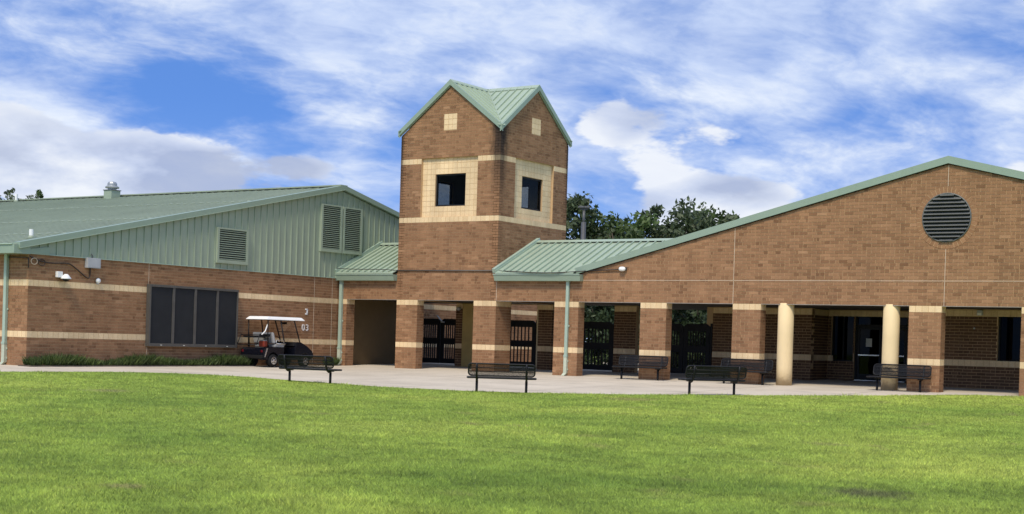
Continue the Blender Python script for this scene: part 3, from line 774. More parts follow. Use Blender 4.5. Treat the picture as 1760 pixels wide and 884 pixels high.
# radial ring
nr_ = 44
for k in range(nr_):
    a0 = 2 * math.pi * (k + 0.06) / nr_; a1 = 2 * math.pi * (k + 0.94) / nr_
    poly = [(CX_ + r * math.cos(a), CZ_ + r * math.sin(a)) for r, a in ((CR + 0.012, a0), (CR + 0.205, a0), (CR + 0.205, a1), (CR + 0.012, a1))]
    ms.add(poly, F, random.gauss(0.6, 0.12), 'ring_brick', 'brick', 0.006)
b = MB()
ring_in = [(CX_ + (CR + 0.2) * math.cos(2 * math.pi * k / 48), CZ_ + (CR + 0.2) * math.sin(2 * math.pi * k / 48)) for k in range(48)]
b.prism(ring_in, F[0], F[1], F[2], -0.008, 0.001); b.build('ring_mortar', 'mortar', hall)
lv = MB(); lv.prism([(CX_ + CR * math.cos(2 * math.pi * k / 48), CZ_ + CR * math.sin(2 * math.pi * k / 48)) for k in range(48)], F[0], F[1], F[2], -0.004, 0.004)
louvre = lv.build('louvre_back', 'dark_gap', hall)
fr = MB(); fr.tube([(CX_ + (CR - 0.005) * math.cos(2 * math.pi * k / 48), -0.02, CZ_ + (CR - 0.005) * math.sin(2 * math.pi * k / 48)) for k in range(48)], 0.022, 6, closed=True)
fr.build('louvre_rim', 'slat_grey', louvre, smooth=True)
ns_ = 13
for k in range(ns_):
    zc = CZ_ - CR + (k + 0.5) * 2 * CR / ns_
    hw = math.sqrt(max(CR ** 2 - (abs(zc - CZ_) + 0.02) ** 2, 0.001)) - 0.02
    hh = CR / ns_
    b = MB()
    b.solid([(CX_ - hw, -0.006, zc + hh * 0.55), (CX_ - hw, -0.075, zc - hh * 0.50), (CX_ + hw, -0.075, zc - hh * 0.50), (CX_ + hw, -0.006, zc + hh * 0.55)],
            [(CX_ - hw, -0.006, zc + hh * 0.70), (CX_ - hw, -0.090, zc - hh * 0.36), (CX_ + hw, -0.090, zc - hh * 0.36), (CX_ + hw, -0.006, zc + hh * 0.70)])
    b.build('slat', 'slat_grey', louvre)
PIERS = [(2.607, 3.623), (6.13, 7.146), (9.62, 10.636), (15.60, 16.616), (19.0, 20.016), (24.5, 25.516), (29.0, 30.016)]
for x0, x1 in PIERS: pier(ms, mo, x0, x1, 0, 0.42)
for (a, b_2) in ((3.623, 6.13), (7.146, 9.62), (10.636, 15.60), (16.616, 19.0), (20.016, 24.5), (25.516, 29.0)):
    b = MB(); b.box(a, b_2, -0.004, 0.28, ZL - 0.014, ZL - 0.001); b.build('lintel_plate', 'steel_lintel', hall)
for u, v0, v1 in ((9.625, ZL, HZ - HS * (HX - 9.625)), (16.68, ZL, CZ_ - CR - 0.21), (16.69, CZ_ + CR + 0.21, HZ - 0.03), (HJ, ZL, 3.36)):
    joint_strip(hall, F, u, v0, v1)
b = MB(); b.prism([(HJ + 0.35, 3.395), (30, 3.395), (30, 3.411), (HJ + 0.35, 3.411)], F[0], F[1], F[2], -0.02, 0.003); b.build('control_joint', 'sealant', hall)
# round columns
for cx in (11.43, 14.97):
    b = MB(); b.lathe([(0.258, -0.1), (0.258, 0.6), (0.258, 1.6), (0.258, ZL + 0.025), (0.25, ZL + 0.034)], (cx, 0.232, 0), 32); b.build('column', 'cream_column', hall, smooth=False)
    c_ob = bpy.data.objects[[o.name for o in hall.children if o.name.startswith('column')][-1]]
    for pgn in c_ob.data.polygons: pgn.use_smooth = len(pgn.vertices) == 4
# gable coping
for sg in (-1, 1):
    xe = HX0 + 0.12 if sg < 0 else HX1
    zt = HZ + 0.245; hgt = 0.225
    z_e = zt - HS * abs(HX - xe)
    poly = [(xe, z_e - hgt), (HX, zt - hgt), (HX, zt), (xe, z_e)] if sg < 0 else [(HX, zt - hgt), (xe, z_e - hgt), (xe, z_e), (HX, zt)]
    b = MB(); b.prism(poly, (0, 0, 0), XP, YM, -0.36, 0.085, back=True); b.build('gable_coping', 'green_trim', hall)
    lo = [(p[0], p[1] - (0.03 if i < 2 else 0)) for i, p in enumerate(poly)]
    lo = [(poly[0][0], poly[0][1] - 0.022), (poly[1][0], poly[1][1] - 0.022), (poly[1][0], poly[1][1] - 0.001), (poly[0][0], poly[0][1] - 0.001)]
    b = MB(); b.prism(lo, (0, 0, 0), XP, YM, 0.004, 0.05, back=True); b.build('drip_edge', 'dark_gap', hall)
    # roof slope behind
    zr = HZ + 0.10
    q = [(HX, 0.36, zr), (HX, 24, zr), (HX + sg * (HX - HX0 - 0.1), 24, zr - HS * (HX - HX0 - 0.1)), (HX + sg * (HX - HX0 - 0.1), 0.36, zr - HS * (HX - HX0 - 0.1))]
    if sg > 0: q = q[::-1]
    b = MB(); b.solid([np.array(p) - (0, 0, 0.1) for p in q], q); b.build('roof_slope', 'green_roof', hall)
# walkway ceiling and back walls
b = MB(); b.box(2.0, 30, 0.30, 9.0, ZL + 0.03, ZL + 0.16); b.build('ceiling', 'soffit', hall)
def back_wall(x0, x1, y, holes=(), th=0.25, z0=-0.1, ms=None, mo=None, top=ZL + 0.03, bands=True):
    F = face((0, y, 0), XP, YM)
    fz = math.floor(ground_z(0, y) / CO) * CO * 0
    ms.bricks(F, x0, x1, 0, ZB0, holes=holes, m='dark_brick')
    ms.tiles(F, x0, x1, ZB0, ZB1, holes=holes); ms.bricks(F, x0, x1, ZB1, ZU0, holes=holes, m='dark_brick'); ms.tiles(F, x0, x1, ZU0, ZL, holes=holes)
    xs_ = sorted({x0, x1, *[max(x0, h[0]) for h in holes], *[min(x1, h[1]) for h in holes]})
    for a, b in zip(xs_[:-1], xs_[1:]):
        hs = [h for h in holes if h[0] < (a + b) / 2 < h[1]]
        if not hs: mo.box(a, b, y - MD, y + th, z0, top)
        else:
            h = hs[0]
            if h[2] > 0.05: mo.box(a, b, y - MD, y + th, z0, h[2])
            if h[3] < top: mo.box(a, b, y - MD, y + th, h[3], top)
AX0, AX1, AY = 10.4, 15.2, 6.4
back_wall(2.33, 3.30, 4.75, ms=ms, mo=mo)
back_wall(6.50, AX0, 4.85, ms=ms, mo=mo)
WIN1 = (10.52, 11.36, 0.81, 2.5); DOOR = (11.40, 13.35, 0.0, 2.48)
back_wall(AX0, AX1, AY, holes=(WIN1, DOOR), ms=ms, mo=mo)
WIN2 = (17.25, 19.4, 0.98, 2.5)
back_wall(AX1, 30, 3.75, holes=(WIN2,), ms=ms, mo=mo)
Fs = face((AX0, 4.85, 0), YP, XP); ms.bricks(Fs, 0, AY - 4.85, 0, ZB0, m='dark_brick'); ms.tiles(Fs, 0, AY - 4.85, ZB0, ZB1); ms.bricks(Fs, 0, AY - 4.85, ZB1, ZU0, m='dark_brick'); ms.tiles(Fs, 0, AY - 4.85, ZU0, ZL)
mo.box(AX0 - 0.25, AX0 + MD, 4.86, AY + 0.2, -0.1, ZL + 0.02); mo.box(AX1 + 0.009, AX1 + 0.25, 3.76, AY + 0.2, -0.1, ZL + 0.02)
mo.box(6.25, 6.491, 4.86, 9.0, -0.1, ZL + 0.02)
def window(parent, F, u0, u1, v0, v1, mull=(), fmat='black_paint', gmat='dark_glass', deep=-0.12, nm='window_frame'):
    O, U, N = F; fw = 0.055; fr = MB()
    for (a, b, c, d) in ((u0, u1, v0, v0 + fw), (u0, u1, v1 - fw, v1), (u0, u0 + fw, v0 + fw, v1 - fw), (u1 - fw, u1, v0 + fw, v1 - fw), *[(m - fw / 2, m + fw / 2, v0 + fw, v1 - fw) for m in mull]):
        fr.prism([(a, c), (b, c), (b, d), (a, d)], O, U, N, deep - 0.08, deep, back=True)
    wf = fr.build(nm, fmat, parent)
    ed = [u0, *mull, u1]
    for a, b in zip(ed[:-1], ed[1:]):
        p = MB(); p.prism([(a + fw * 0.6, v0 + fw), (b - fw * 0.6, v0 + fw), (b - fw * 0.6, v1 - fw), (a + fw * 0.6, v1 - fw)], O, U, N, deep - 0.05, deep - 0.044, back=True)
        p.build('pane', gmat, wf)
    return wf
window(hall, face((0, AY, 0), XP, YM), *WIN1, mull=(10.94,))
window(hall, face((0, 3.75, 0), XP, YM), *WIN2, mull=(18.3,))
# dark rooms behind the glass
b = MB(); b.box(AX0, AX1, AY + 0.9, AY + 1.0, 0, 2.7); b.box(17.2, 19.8, 5.0, 5.1, 0, 2.7); b.build('room_back', 'interior_dark', hall)
# double door
Fd = face((0, AY, 0), XP, YM)
fr = MB()
for (a, b2, c, d) in ((11.400, 11.460, 0.14, 2.48), (13.290, 13.350, 0.14, 2.48), (11.460, 13.290, 2.42, 2.48), (11.460, 13.290, 2.10, 2.16)):
    fr.prism([(a, c), (b2, c), (b2, d), (a, d)], Fd[0], XP, YM, -0.2, -0.10, back=True)
dframe = fr.build('door_frame', 'black_paint', hall)
p = MB(); p.prism([(11.460, 2.16), (13.290, 2.16), (13.290, 2.42), (11.460, 2.42)], Fd[0], XP, YM, -0.17, -0.165, back=True); p.build('transom_pane', 'dark_glass', dframe)
for a, b2 in ((11.465, 12.370), (12.380, 13.285)):
    dr = MB(); sw = 0.09
    for (c0, c1, e0, e1) in ((a, b2, 0.16, 0.38), (a, b2, 1.98, 2.09), (a, a + sw, 0.38, 1.98), (b2 - sw, b2, 0.38, 1.98)):
        dr.prism([(c0, e0), (c1, e0), (c1, e1), (c0, e1)], Fd[0], XP, YM, -0.18, -0.13, back=True)
    door = dr.build('door', 'black_paint', hall)
    p = MB(); p.prism([(a + sw, 0.38), (b2 - sw, 0.38), (b2 - sw, 1.98), (a + sw, 1.98)], Fd[0], XP, YM, -0.16, -0.155, back=True); p.build('pane', 'dark_glass', door)
    p = MB(); p.bar((a + 0.06, AY + 0.09, 1.06), (b2 - 0.06, AY + 0.09, 1.06), 0.03, 0.04); p.build('push_bar', 'chrome', door)
    p = MB(); p.prism([(a + 0.32, 1.36), (a + 0.54, 1.36), (a + 0.54, 1.66), (a + 0.32, 1.66)], Fd[0], XP, YM, -0.154, -0.151, back=True); p.build('paper_notice', 'paper', door)
p = MB(); p.box(11.450, 13.300, AY - 0.02, AY + 0.14, 0.14, 0.165); p.build('threshold', 'chrome', dframe)
mo.build('mortar', 'mortar', hall)
ms.finish()

# small fittings on the hall's back walls
def dome_light(x, y, z, n, label):
    e = thing('wall_camera', label, 'camera', (x, y, z))
    a = MB(); a.lathe([(0.07, 0), (0.07, 0.03), (0.05, 0.04)], (0, 0, 0), 14); 
    ob = MB(); ob.box(x - 0.05, x + 0.05, y - 0.05, y, z - 0.05, z + 0.05); ob.build('mount', 'white_plastic', e, bevel=0.008)
    bl = MB(); bl.lathe([(0.02, -0.05), (0.055, -0.03), (0.065, 0.0), (0.055, 0.03), (0.02, 0.05)], (x, y - 0.09, z - 0.05), 14); bl.build('dome', 'grey_box', e, smooth=True)
    return e
dome_light(9.62, 4.85, 2.05, YM, 'small pale wall camera on shaded brick behind the first cream column')
e = thing('wall_lamp', 'small square pale lamp on the cream band of the shaded back wall', 'lamp', (16.68, 3.75, 2.56))
b = MB(); b.box(16.59, 16.77, 3.66, 3.747, 2.47, 2.64); b.build('housing', 'grey_box', e, bevel=0.01)
b = MB(); b.box(16.61, 16.75, 3.64, 3.66, 2.48, 2.56); b.build('lens', 'lamp_white', e)
e = thing('bell_button', 'tiny round pale fitting on the shaded brick wall beside the far right window', 'fitting', (16.5, 3.75, 2.05))
b = MB(); b.lathe([(0.03, -0.02), (0.035, 0.0), (0.02, 0.02)], (16.5, 3.73, 2.05), 10); b.build('cap', 'paper', e, smooth=True)
b = MB(); b.box(16.48, 16.52, 3.735, 3.748, 2.02, 2.08); b.build('plate', 'grey_box', e)

# ------------------------------------------------------------------ COVERED WALKWAYS beside the tower
LZ0, LSL, LRY = 3.80, 0.462, 2.55           # roof height at y=0, slope, ridge y
def rz(y): return LZ0 + LSL * y if y <= LRY else LZ0 + LSL * LRY - LSL * (y - LRY)
def link_roof(parent, x0, x1, xw=None, pitch=0.305):
    """standing seam roof, one panel object for every pan with its rib"""
    k = 0; x = x0
    nrm = np.array((0, -LSL, 1)); nrm /= np.linalg.norm(nrm)
    while x < x1 - 0.02:
        xb = min(x + pitch, x1)
        ya = -0.30 if (xw is None or xb < xw) else 0.33
        b = MB()
        q = [(x, ya, rz(ya)), (xb, ya, rz(ya)), (xb, LRY, rz(LRY)), (x, LRY, rz(LRY))]
        b.solid([np.array(p) - (0, 0, 0.04) for p in q], q)
        pn = b.build('roof_panel', 'green_roof', parent)
        r = MB(); r.bar((x, ya + 0.02, rz(ya + 0.02) + 0.028), (x, LRY - 0.12, rz(LRY - 0.12) + 0.028), 0.034, 0.075, nrm); r.build('rib', 'green_roof', pn)
        x += pitch
    b = MB(); q = [(x0, LRY, rz(LRY)), (x1, LRY, rz(LRY)), (x1, 5.5, rz(5.5)), (x0, 5.5, rz(5.5))]
    b.solid([np.array(p) - (0, 0, 0.04) for p in q], q); b.build('rear_slope', 'green_roof', parent)
    b = MB()
    for sg in (-1, 1):
        y1 = LRY + sg * 0.19; zz = rz(LRY) + 0.075
        q = [(x0, LRY, zz), (x1, LRY, zz), (x1, y1, zz - 0.19 * LSL), (x0, y1, zz - 0.19 * LSL)]
        if sg < 0: q = q[::-1]
        b.solid([np.array(p) - (0, 0, 0.016) for p in q], q)
    b.build('ridge_cap', 'green_roof', parent)
    b = MB(); b.box(x0, x1, LRY - 0.155, LRY - 0.125, rz(LRY - 0.14) + 0.001, rz(LRY - 0.14) + 0.05); b.build('ridge_closure', 'dark_gap', parent)
def gutter(parent, x0, x1, y0, y1, z0, z1):
    b = MB()
    b.solid([(x0 + 0.03, y0 + 0.05, z0), (x1 - 0.0, y0 + 0.05, z0), (x1, y1, z0), (x0 + 0.03, y1, z0)], [(x0, y0, z1), (x1, y0, z1), (x1, y1, z1), (x0, y1, z1)])
    o = b.build('gutter', 'green_trim', parent)
    b = MB(); b.bar((x0 - 0.005, y0 - 0.006, z1 + 0.002), (x1 + 0.005, y0 - 0.006, z1 + 0.002), 0.03, 0.03); b.build('gutter_lip', 'green_pipe', o)
    b = MB(); b.box(x0 + 0.05, x1 - 0.02, y0 + 0.02, y1 - 0.02, z1 + 0.0005, z1 + 0.003); b.build('gutter_inside', 'dark_gap', o)
def downspout(parent, x, y, z1, z0, w=0.10, turn=(0, -1)):
    b = MB(); b.box(x - w / 2, x + w / 2, y - w * 0.8, y, z0 + 0.72, z1); p = b.build('downspout', 'green_pipe', parent, bevel=0.008)
    b = MB(); b.box(x - w * 0.62, x + w * 0.62, y - w * 0.95, y, z0 + 0.66, z0 + 0.735); b.build('collar', 'green_pipe', p, bevel=0.006)
    b = MB(); b.box(x - w * 0.55, x + w * 0.55, y - w * 0.85, y, z0 + 0.10, z0 + 0.66)
    tx, ty = turn
    b.solid([(x - w * 0.55, y - w * 0.85, z0 + 0.10), (x + w * 0.55, y - w * 0.85, z0 + 0.10), (x + w * 0.55, y, z0 + 0.10), (x - w * 0.55, y, z0 + 0.10)][::-1],
            [(x - w * 0.55 + tx * 0.12, y - w * 0.85 + ty * 0.1, z0 + 0.005), (x + w * 0.55 + tx * 0.12, y - w * 0.85 + ty * 0.1, z0 + 0.005), (x + w * 0.55 + tx * 0.10, y + ty * 0.04, z0 + 0.03), (x - w * 0.55 + tx * 0.10, y + ty * 0.04, z0 + 0.03)][::-1])
    b.build('spout_boot', 'pipe_boot', p)
    for zz in (z0 + 0.2, z0 + 0.5, z0 + 1.75):
        b = MB(); b.box(x - w * 0.8, x + w * 0.8, y - 0.03, y - 0.004, zz, zz + 0.05); b.build('strap', 'pipe_boot', p)

linkR = thing('covered_walkway', 'green standing seam roof with gutter between tower and gabled brick hall', 'walkway', (1.8, 2.5, 0))
ms = Masonry(linkR); mo = MB(); F = face((0, 0, 0), XP, YM)
ms.bricks(F, TW1, HJ, ZL, 3.66); mo.prism([(TW1 + 0.002, ZL), (HJ - 0.002, ZL), (HJ - 0.002, 3.64), (TW1 + 0.002, 3.64)], F[0], XP, YM, -0.28, MD)
mo.build('mortar', 'mortar', linkR); ms.finish()
joint_strip(linkR, F, TW1 + 0.005, ZL, 3.36)
link_roof(linkR, TW1 + 0.13, 7.9, xw=3.75)
gutter(linkR, TW1 + 0.02, 3.79, -0.27, 0.012 - 0.02, 3.365, 3.60)
b = MB(); b.box(TW1, 2.607, -0.004, 0.28, ZL - 0.014, ZL - 0.001); b.build('lintel_plate', 'steel_lintel', linkR)
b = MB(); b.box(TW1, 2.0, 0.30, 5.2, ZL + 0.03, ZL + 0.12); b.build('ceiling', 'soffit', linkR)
b = MB(); b.bar((TW1 + 0.065, -0.30, rz(-0.30) + 0.06), (TW1 + 0.065, LRY + 0.1, rz(LRY) + 0.10), 0.13, 0.16, (0, -LSL, 1)); b.build('rake_flashing', 'green_pipe', linkR)
downspout(linkR, 3.19, -0.004, 3.37, 0.0, 0.115, (-0.4, -0.6))

linkL = thing('covered_walkway', 'short green seamed roof and gutter joining tower to metal gabled building', 'walkway', (-6.1, 2.5, 0))
ms = Masonry(linkL); mo = MB()
ms.bricks(F, XL, TW0, ZL, 3.66); mo.prism([(XL, ZL), (TW0, ZL), (TW0, 3.64), (XL, 3.64)], F[0], XP, YM, -0.28, MD)
pier(ms, mo, XL, XL + 0.42, 0, 0.50, sides='FR')
mo.build('mortar', 'mortar', linkL); ms.finish()
link_roof(linkL, XL + 0.02, TW0 - 0.01, pitch=0.30)
gutter(linkL, XL - 0.34, TW0 - 0.004, -0.27, -0.008, 3.365, 3.60)
b = MB(); b.box(XL + 0.42, TW0, -0.004, 0.28, ZL - 0.014, ZL - 0.001); b.build('lintel_plate', 'steel_lintel', linkL)
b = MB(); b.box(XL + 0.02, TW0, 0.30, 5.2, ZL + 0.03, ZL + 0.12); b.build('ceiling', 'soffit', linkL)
b = MB(); b.bar((XL + 0.04, -0.30, rz(-0.30) + 0.05), (XL + 0.04, LRY, rz(LRY) + 0.09), 0.10, 0.14, (0, -LSL, 1)); b.build('rake_flashing', 'green_pipe', linkL)
downspout(linkL, -7.39, -0.004, 3.37, 0.0, 0.135, (-0.4, -0.6))
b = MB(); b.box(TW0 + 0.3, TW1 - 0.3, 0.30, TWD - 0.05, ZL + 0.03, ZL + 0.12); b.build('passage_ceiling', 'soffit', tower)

# ------------------------------------------------------------------ METAL GABLED BUILDING (left)
shed = thing('metal_gable_building', 'low brick building with tall green ribbed metal gable and long green roof', 'building', (-22, -2, 0))
ms = Masonry(shed); mo = MB()
YC0 = -14.79; ZG = 34 * CO
FL = face((XL, 0, 0), YP, XP); FF = face((XL, YC0, 0), XP, YM)
WIN = (-9.93, -5.72, 0.62, 2.73)
for (v0, v1, kind) in ((-CO, ZB0, 'b'), (ZB0, ZB1, 't'), (ZB1, ZU0, 'b'), (ZU0, ZL, 't'), (ZL, ZG, 'b')):
    for (F_, u0, u1, hs) in ((FL, YC0, 0.0, [WIN]), (FF, -22.0, 0.0, [])):
        if kind == 'b': ms.bricks(F_, u0, u1, v0, v1, holes=hs)
        else: 
            if F_ is FL:
                ms.tiles(F_, YC0, WIN[0], v0, v1); ms.tiles(F_, WIN[1], u1, v0, v1)
            else: ms.tiles(F_, u0, u1, v0, v1)
FLc = face((XL, 0, 0), YP, XP, True)
for (v0, v1, kind) in ((0, ZB0, 'b'), (ZB0, ZB1, 't'), (ZB1, ZU0, 'b'), (ZU0, ZL, 't'), (ZL, ZG, 'b')):
    (ms.bricks if kind == 'b' else ms.tiles)(FLc, 5.2, 15.2, v0, v1)
mo.box(XL - 30, XL + MD, YC0 - MD, 15.2, -0.3, ZG - 0.002)
mo.build('mortar', 'mortar', shed); ms.finish()
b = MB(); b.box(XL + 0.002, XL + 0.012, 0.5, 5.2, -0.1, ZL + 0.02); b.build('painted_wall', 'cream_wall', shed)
for u, v0, v1 in ((-9.86, 2.74, ZG), (-9.86, 0, 0.61), (-1.45, 0, ZG), (-0.40, 0, ZG)): joint_strip(shed, FL, u, v0, v1)
# ribbed metal wall panels under the roof line
PZ, PS = 6.93, 0.2207
pitch = 0.329; y = -14.72; k = 0
LOUV = [(-6.80, -5.24, 3.66, 4.94), (-1.28, -0.05, 4.45, 6.31), (0.02, 1.18, 4.45, 6.30)]
while y < 14.9:
    y1 = min(y + pitch, 14.9)
    za, zb = PZ - PS * abs(y), PZ - PS * abs(y1)
    b = MB(); poly = [(y, ZG + 0.01), (y1, ZG + 0.01), (y1, zb), (y, za)]
    if y < 0 < y1: poly = [(y, ZG + 0.01), (y1, ZG + 0.01), (y1, zb), (0, PZ), (y, za)]
    b.prism(poly, (XL, 0, 0), YP, XP, -0.05, 0.012); w_ = b.build('wall_panel', 'green_wall', shed)
    r = MB(); r.prism([(y - 0.022, ZG + 0.012), (y + 0.022, ZG + 0.012), (y + 0.022, za - 0.01), (y - 0.022, za - 0.01)], (XL, 0, 0), YP, XP, 0.0, 0.048); r.build('rib', 'green_wall', w_)
    y += pitch
b = MB(); b.prism([(YC0, ZG - 0.012), (15, ZG - 0.012), (15, ZG + 0.014), (YC0, ZG + 0.014)], (XL, 0, 0), YP, XP, -0.05, 0.055, back=True); b.build('base_flashing', 'green_pipe', shed)
for (a, b2, c, d) in LOUV:
    fw = 0.11; fr = MB()
    for q in ((a, b2, c, c + fw * 1.1), (a, b2, d - 0.06, d), (a, a + fw * 0.85, c + fw * 1.1, d - 0.06), (b2 - fw, b2, c + fw * 1.1, d - 0.06)):
        fr.prism([(q[0], q[2]), (q[1], q[2]), (q[1], q[3]), (q[0], q[3])], (XL, 0, 0), YP, XP, 0.0, 0.13, back=True)
    lo = fr.build('louvre_frame', 'green_wall', shed)
    p = MB(); p.prism([(a + 0.05, c + 0.05), (b2 - 0.05, c + 0.05), (b2 - 0.05, d - 0.03), (a + 0.05, d - 0.03)], (XL, 0, 0), YP, XP, 0.015, 0.052); p.build('louvre_back', 'dark_gap', lo)
    n = int(round((d - c - 0.16) / 0.078))
    for k in range(n):
        z0 = c + fw * 1.1 + (k + 0.15) * (d - 0.06 - c - fw * 1.1) / n; h_ = 0.05
        s_ = MB()
        s_.solid([(XL + 0.06, a + 0.08, z0 + 0.035), (XL + 0.118, a + 0.08, z0), (XL + 0.118, b2 - 0.09, z0), (XL + 0.06, b2 - 0.09, z0 + 0.035)][::-1],
                 [(XL + 0.06, a + 0.08, z0 + 0.05), (XL + 0.124, a + 0.08, z0 + 0.014), (XL + 0.124, b2 - 0.09, z0 + 0.014), (XL + 0.06, b2 - 0.09, z0 + 0.05)][::-1])
        s_.build('slat', 'green_wall', lo)
# roof
RZ_ = 7.10; EY = 15.28; RX0, RX1 = XL + 0.02, -48.0
for sg in (-1, 1):
    q = [(RX1, sg * EY, RZ_ - PS * EY), (RX0, sg * EY, RZ_ - PS * EY), (RX0, 0, RZ_), (RX1, 0, RZ_)]
    if sg > 0: q = q[::-1]
    b = MB(); b.solid([np.array(p) - (0, 0, 0.08) for p in q], q); b.build('roof_slope', 'green_old_roof', shed)
nrm = np.array((0, -PS, 1)); nrm /= np.linalg.norm(nrm)
b = MB(); x = RX0 - 0.25
while x > RX1:
    b.bar((x, -EY, RZ_ - PS * EY + 0.010), (x, -0.1, RZ_ - PS * 0.1 + 0.010), 0.025, 0.026, nrm); x -= 0.42
b.build('roof_seams', 'green_old_roof', shed, kind='stuff')
# faint sheet laps along the slope
for yy in (-4.6, -9.4, -13.0):
    b = MB(); b.bar((RX0 - 0.3, yy, RZ_ + PS * yy + 0.012), (RX1, yy, RZ_ + PS * yy + 0.012), 0.10, 0.018, nrm); b.build('roof_lap', 'green_old_roof', shed)
b = MB(); b.bar((RX0 + 0.1, 0, RZ_ + 0.03), (RX1, 0, RZ_ + 0.03), 0.4, 0.05); b.build('ridge_cap', 'green_old_roof', shed)
x = RX0 - 0.8
bb = MB()
while x > RX1:
    bb.box(x - 0.22, x, -0.22, -0.17, RZ_ - 0.05, RZ_ - 0.012); x -= 0.6
bb.build('ridge_closures', 'dark_gap', shed, kind='stuff')
for sg in (-1, 1):
    poly = [(-15.25, RZ_ - PS * 15.25 - 0.14), (0, RZ_ - 0.14), (0, RZ_ + 0.045), (-15.25, RZ_ - PS * 15.25 + 0.045)]
    if sg > 0: poly = [(-q[0], q[1]) for q in poly][::-1]
    b = MB(); b.prism(poly, (XL, 0, 0), YP, XP, -0.20, 0.16, back=True); b.build('rake_trim', 'green_trim', shed)
    lo = [(poly[0][0], poly[0][1] - 0.012), (poly[1][0], poly[1][1] - 0.012), (poly[1][0], poly[1][1] + 0.012), (poly[0][0], poly[0][1] + 0.012)] if sg < 0 else None
    if lo:
        b = MB(); b.prism(lo, (XL, 0, 0), YP, XP, 0.15, 0.172, back=True); b.build('drip_edge', 'green_roof', shed)
# eave gutter and corner flashing of the roof
b = MB(); b.box(RX1, XL + 0.10, -15.42, YC0 - 0.01, 3.43, 3.70); gt = b.build('eave_gutter', 'green_trim', shed)
b = MB(); b.box(RX1, XL + 0.02, -15.46, -15.40, 3.70, 3.735); b.build('gutter_lip', 'green_pipe', gt)
b = MB(); b.prism([(YC0 - 0.01, 3.455), (YC0 + 0.75, 3.455), (YC0 + 0.75, 3.70), (YC0 - 0.01, 3.60)], (XL, 0, 0), YP, XP, 0.0, 0.062, back=True); b.build('corner_flashing', 'green_trim', shed)
downspout(shed, XL - 1.02, YC0 - 0.004, 3.44, -0.08, 0.13, (-0.8, -0.3))
# screened window box standing proud of the wall
a, b2, c, d = WIN
wb = MB(); fw = 0.075; dp = 0.17
for q in ((a, b2, c, c + fw * 1.4), (a, b2, d - fw, d), (a, a + fw * 0.8, c + fw * 1.4, d - fw), (b2 - fw * 0.6, b2, c + fw * 1.4, d - fw)):
    wb.prism([(q[0], q[2]), (q[1], q[2]), (q[1], q[3]), (q[0], q[3])], (XL, 0, 0), YP, XP, -0.04, dp, back=True)
wfr = wb.build('window_frame', 'bronze_frame', shed)
ed = [a + fw * 0.8, -8.83, -7.81, -6.74, b2 - fw * 0.6]
for k in range(4):
    if k < 3:
        m_b = MB(); m_b.prism([(ed[k + 1] - 0.05, c + fw * 1.4), (ed[k + 1] + 0.05, c + fw * 1.4), (ed[k + 1] + 0.05, d - fw), (ed[k + 1] - 0.05, d - fw)], (XL, 0, 0), YP, XP, 0.02, dp - 0.012, back=True); m_b.build('mullion', 'bronze_frame', wfr)
    u0, u1 = ed[k] + (0.05 if k else 0), ed[k + 1] - (0.05 if k < 3 else 0)
    sp = MB(); sp.prism([(u0, c + fw * 1.4), (u1, c + fw * 1.4), (u1, d - fw), (u0, d - fw)], (XL, 0, 0), YP, XP, 0.03, dp - 0.045, back=True); scn = sp.build('screen', 'screen_mesh', wfr)
    bt = MB(); bt.box(XL + dp - 0.01, XL + dp + 0.012, (u0 + u1) / 2 - 0.03, (u0 + u1) / 2 + 0.03, c + 0.03, c + 0.055); bt.build('catch', 'paper', wfr)
b = MB(); b.box(XL + 0.0, XL + dp - 0.06, a + 0.06, b2 - 0.05, (c + d) / 2 - 0.0, (c + d) / 2 + 0.02); b.build('meeting_rail', 'black_paint', wfr)

# ------------------------------------------------------------------ fittings on that wall
e = thing('junction_box', 'grey square junction box fixed high on the brick under the metal gable', 'box', (XL, -12.33, 3.12))
b = MB(); b.box(XL + 0.003, XL + 0.15, -12.60, -12.06, 3.135, 3.465); b.build('housing', 'grey_box', e, bevel=0.01)
b = MB(); b.box(XL + 0.15, XL + 0.156, -12.57, -12.09, 3.165, 3.435); b.build('cover', 'grey_box', e)
b = MB(); b.tube([(XL + 0.08, -12.35, 3.47), (XL + 0.10, -12.36, 3.52), (XL + 0.09, -12.42, 3.60)], 0.018, 6); b.build('conduit_stub', 'pole_grey', e, smooth=True)
e = thing('wall_cable', 'dark looped cable drooping across the brick to the grey junction box', 'cable', (XL, -13.6, 3.2))
pts = smooth_line([(YC0 + 0.02, 3.36), (-14.55, 3.30), (-14.33, 3.235), (-13.95, 3.20), (-13.3, 3.225), (-13.0, 3.10), (-12.62, 2.86), (-12.45, 2.80), (-12.40, 2.95), (-12.40, 3.14)], 4)
b = MB(); b.tube([(XL + 0.035, p[0], p[1]) for p in pts], 0.020, 6); b.build('cable_run', 'black_cable', e, smooth=True)
b = MB(); b.tube([(XL + 0.05, -14.33 + 0.13 * math.cos(t), 3.20 + 0.10 * math.sin(t)) for t in np.linspace(0, 6.1, 16)], 0.014, 6); b.build('coil', 'black_cable', e, smooth=True)
b = MB(); b.tube([(XL + 0.05, -14.62 + 0.12 * math.cos(t), 3.22 + 0.10 * math.sin(t)) for t in np.linspace(0.5, 6.8, 16)], 0.012, 6); b.build('coil', 'sealant', e, smooth=True)
b = MB(); b.tube([(XL - 1.0, YC0 - 0.03, 3.34), (XL - 0.1, YC0 - 0.035, 3.33), (XL + 0.02, YC0 - 0.02, 3.30), (XL + 0.02, YC0 - 0.02, 3.0)], 0.018, 6); b.build('cable_tail', 'black_cable', e, smooth=True)
e = thing('security_camera', 'white twin security camera above the upper cream band near the corner', 'camera', (XL, -13.55, 2.7))
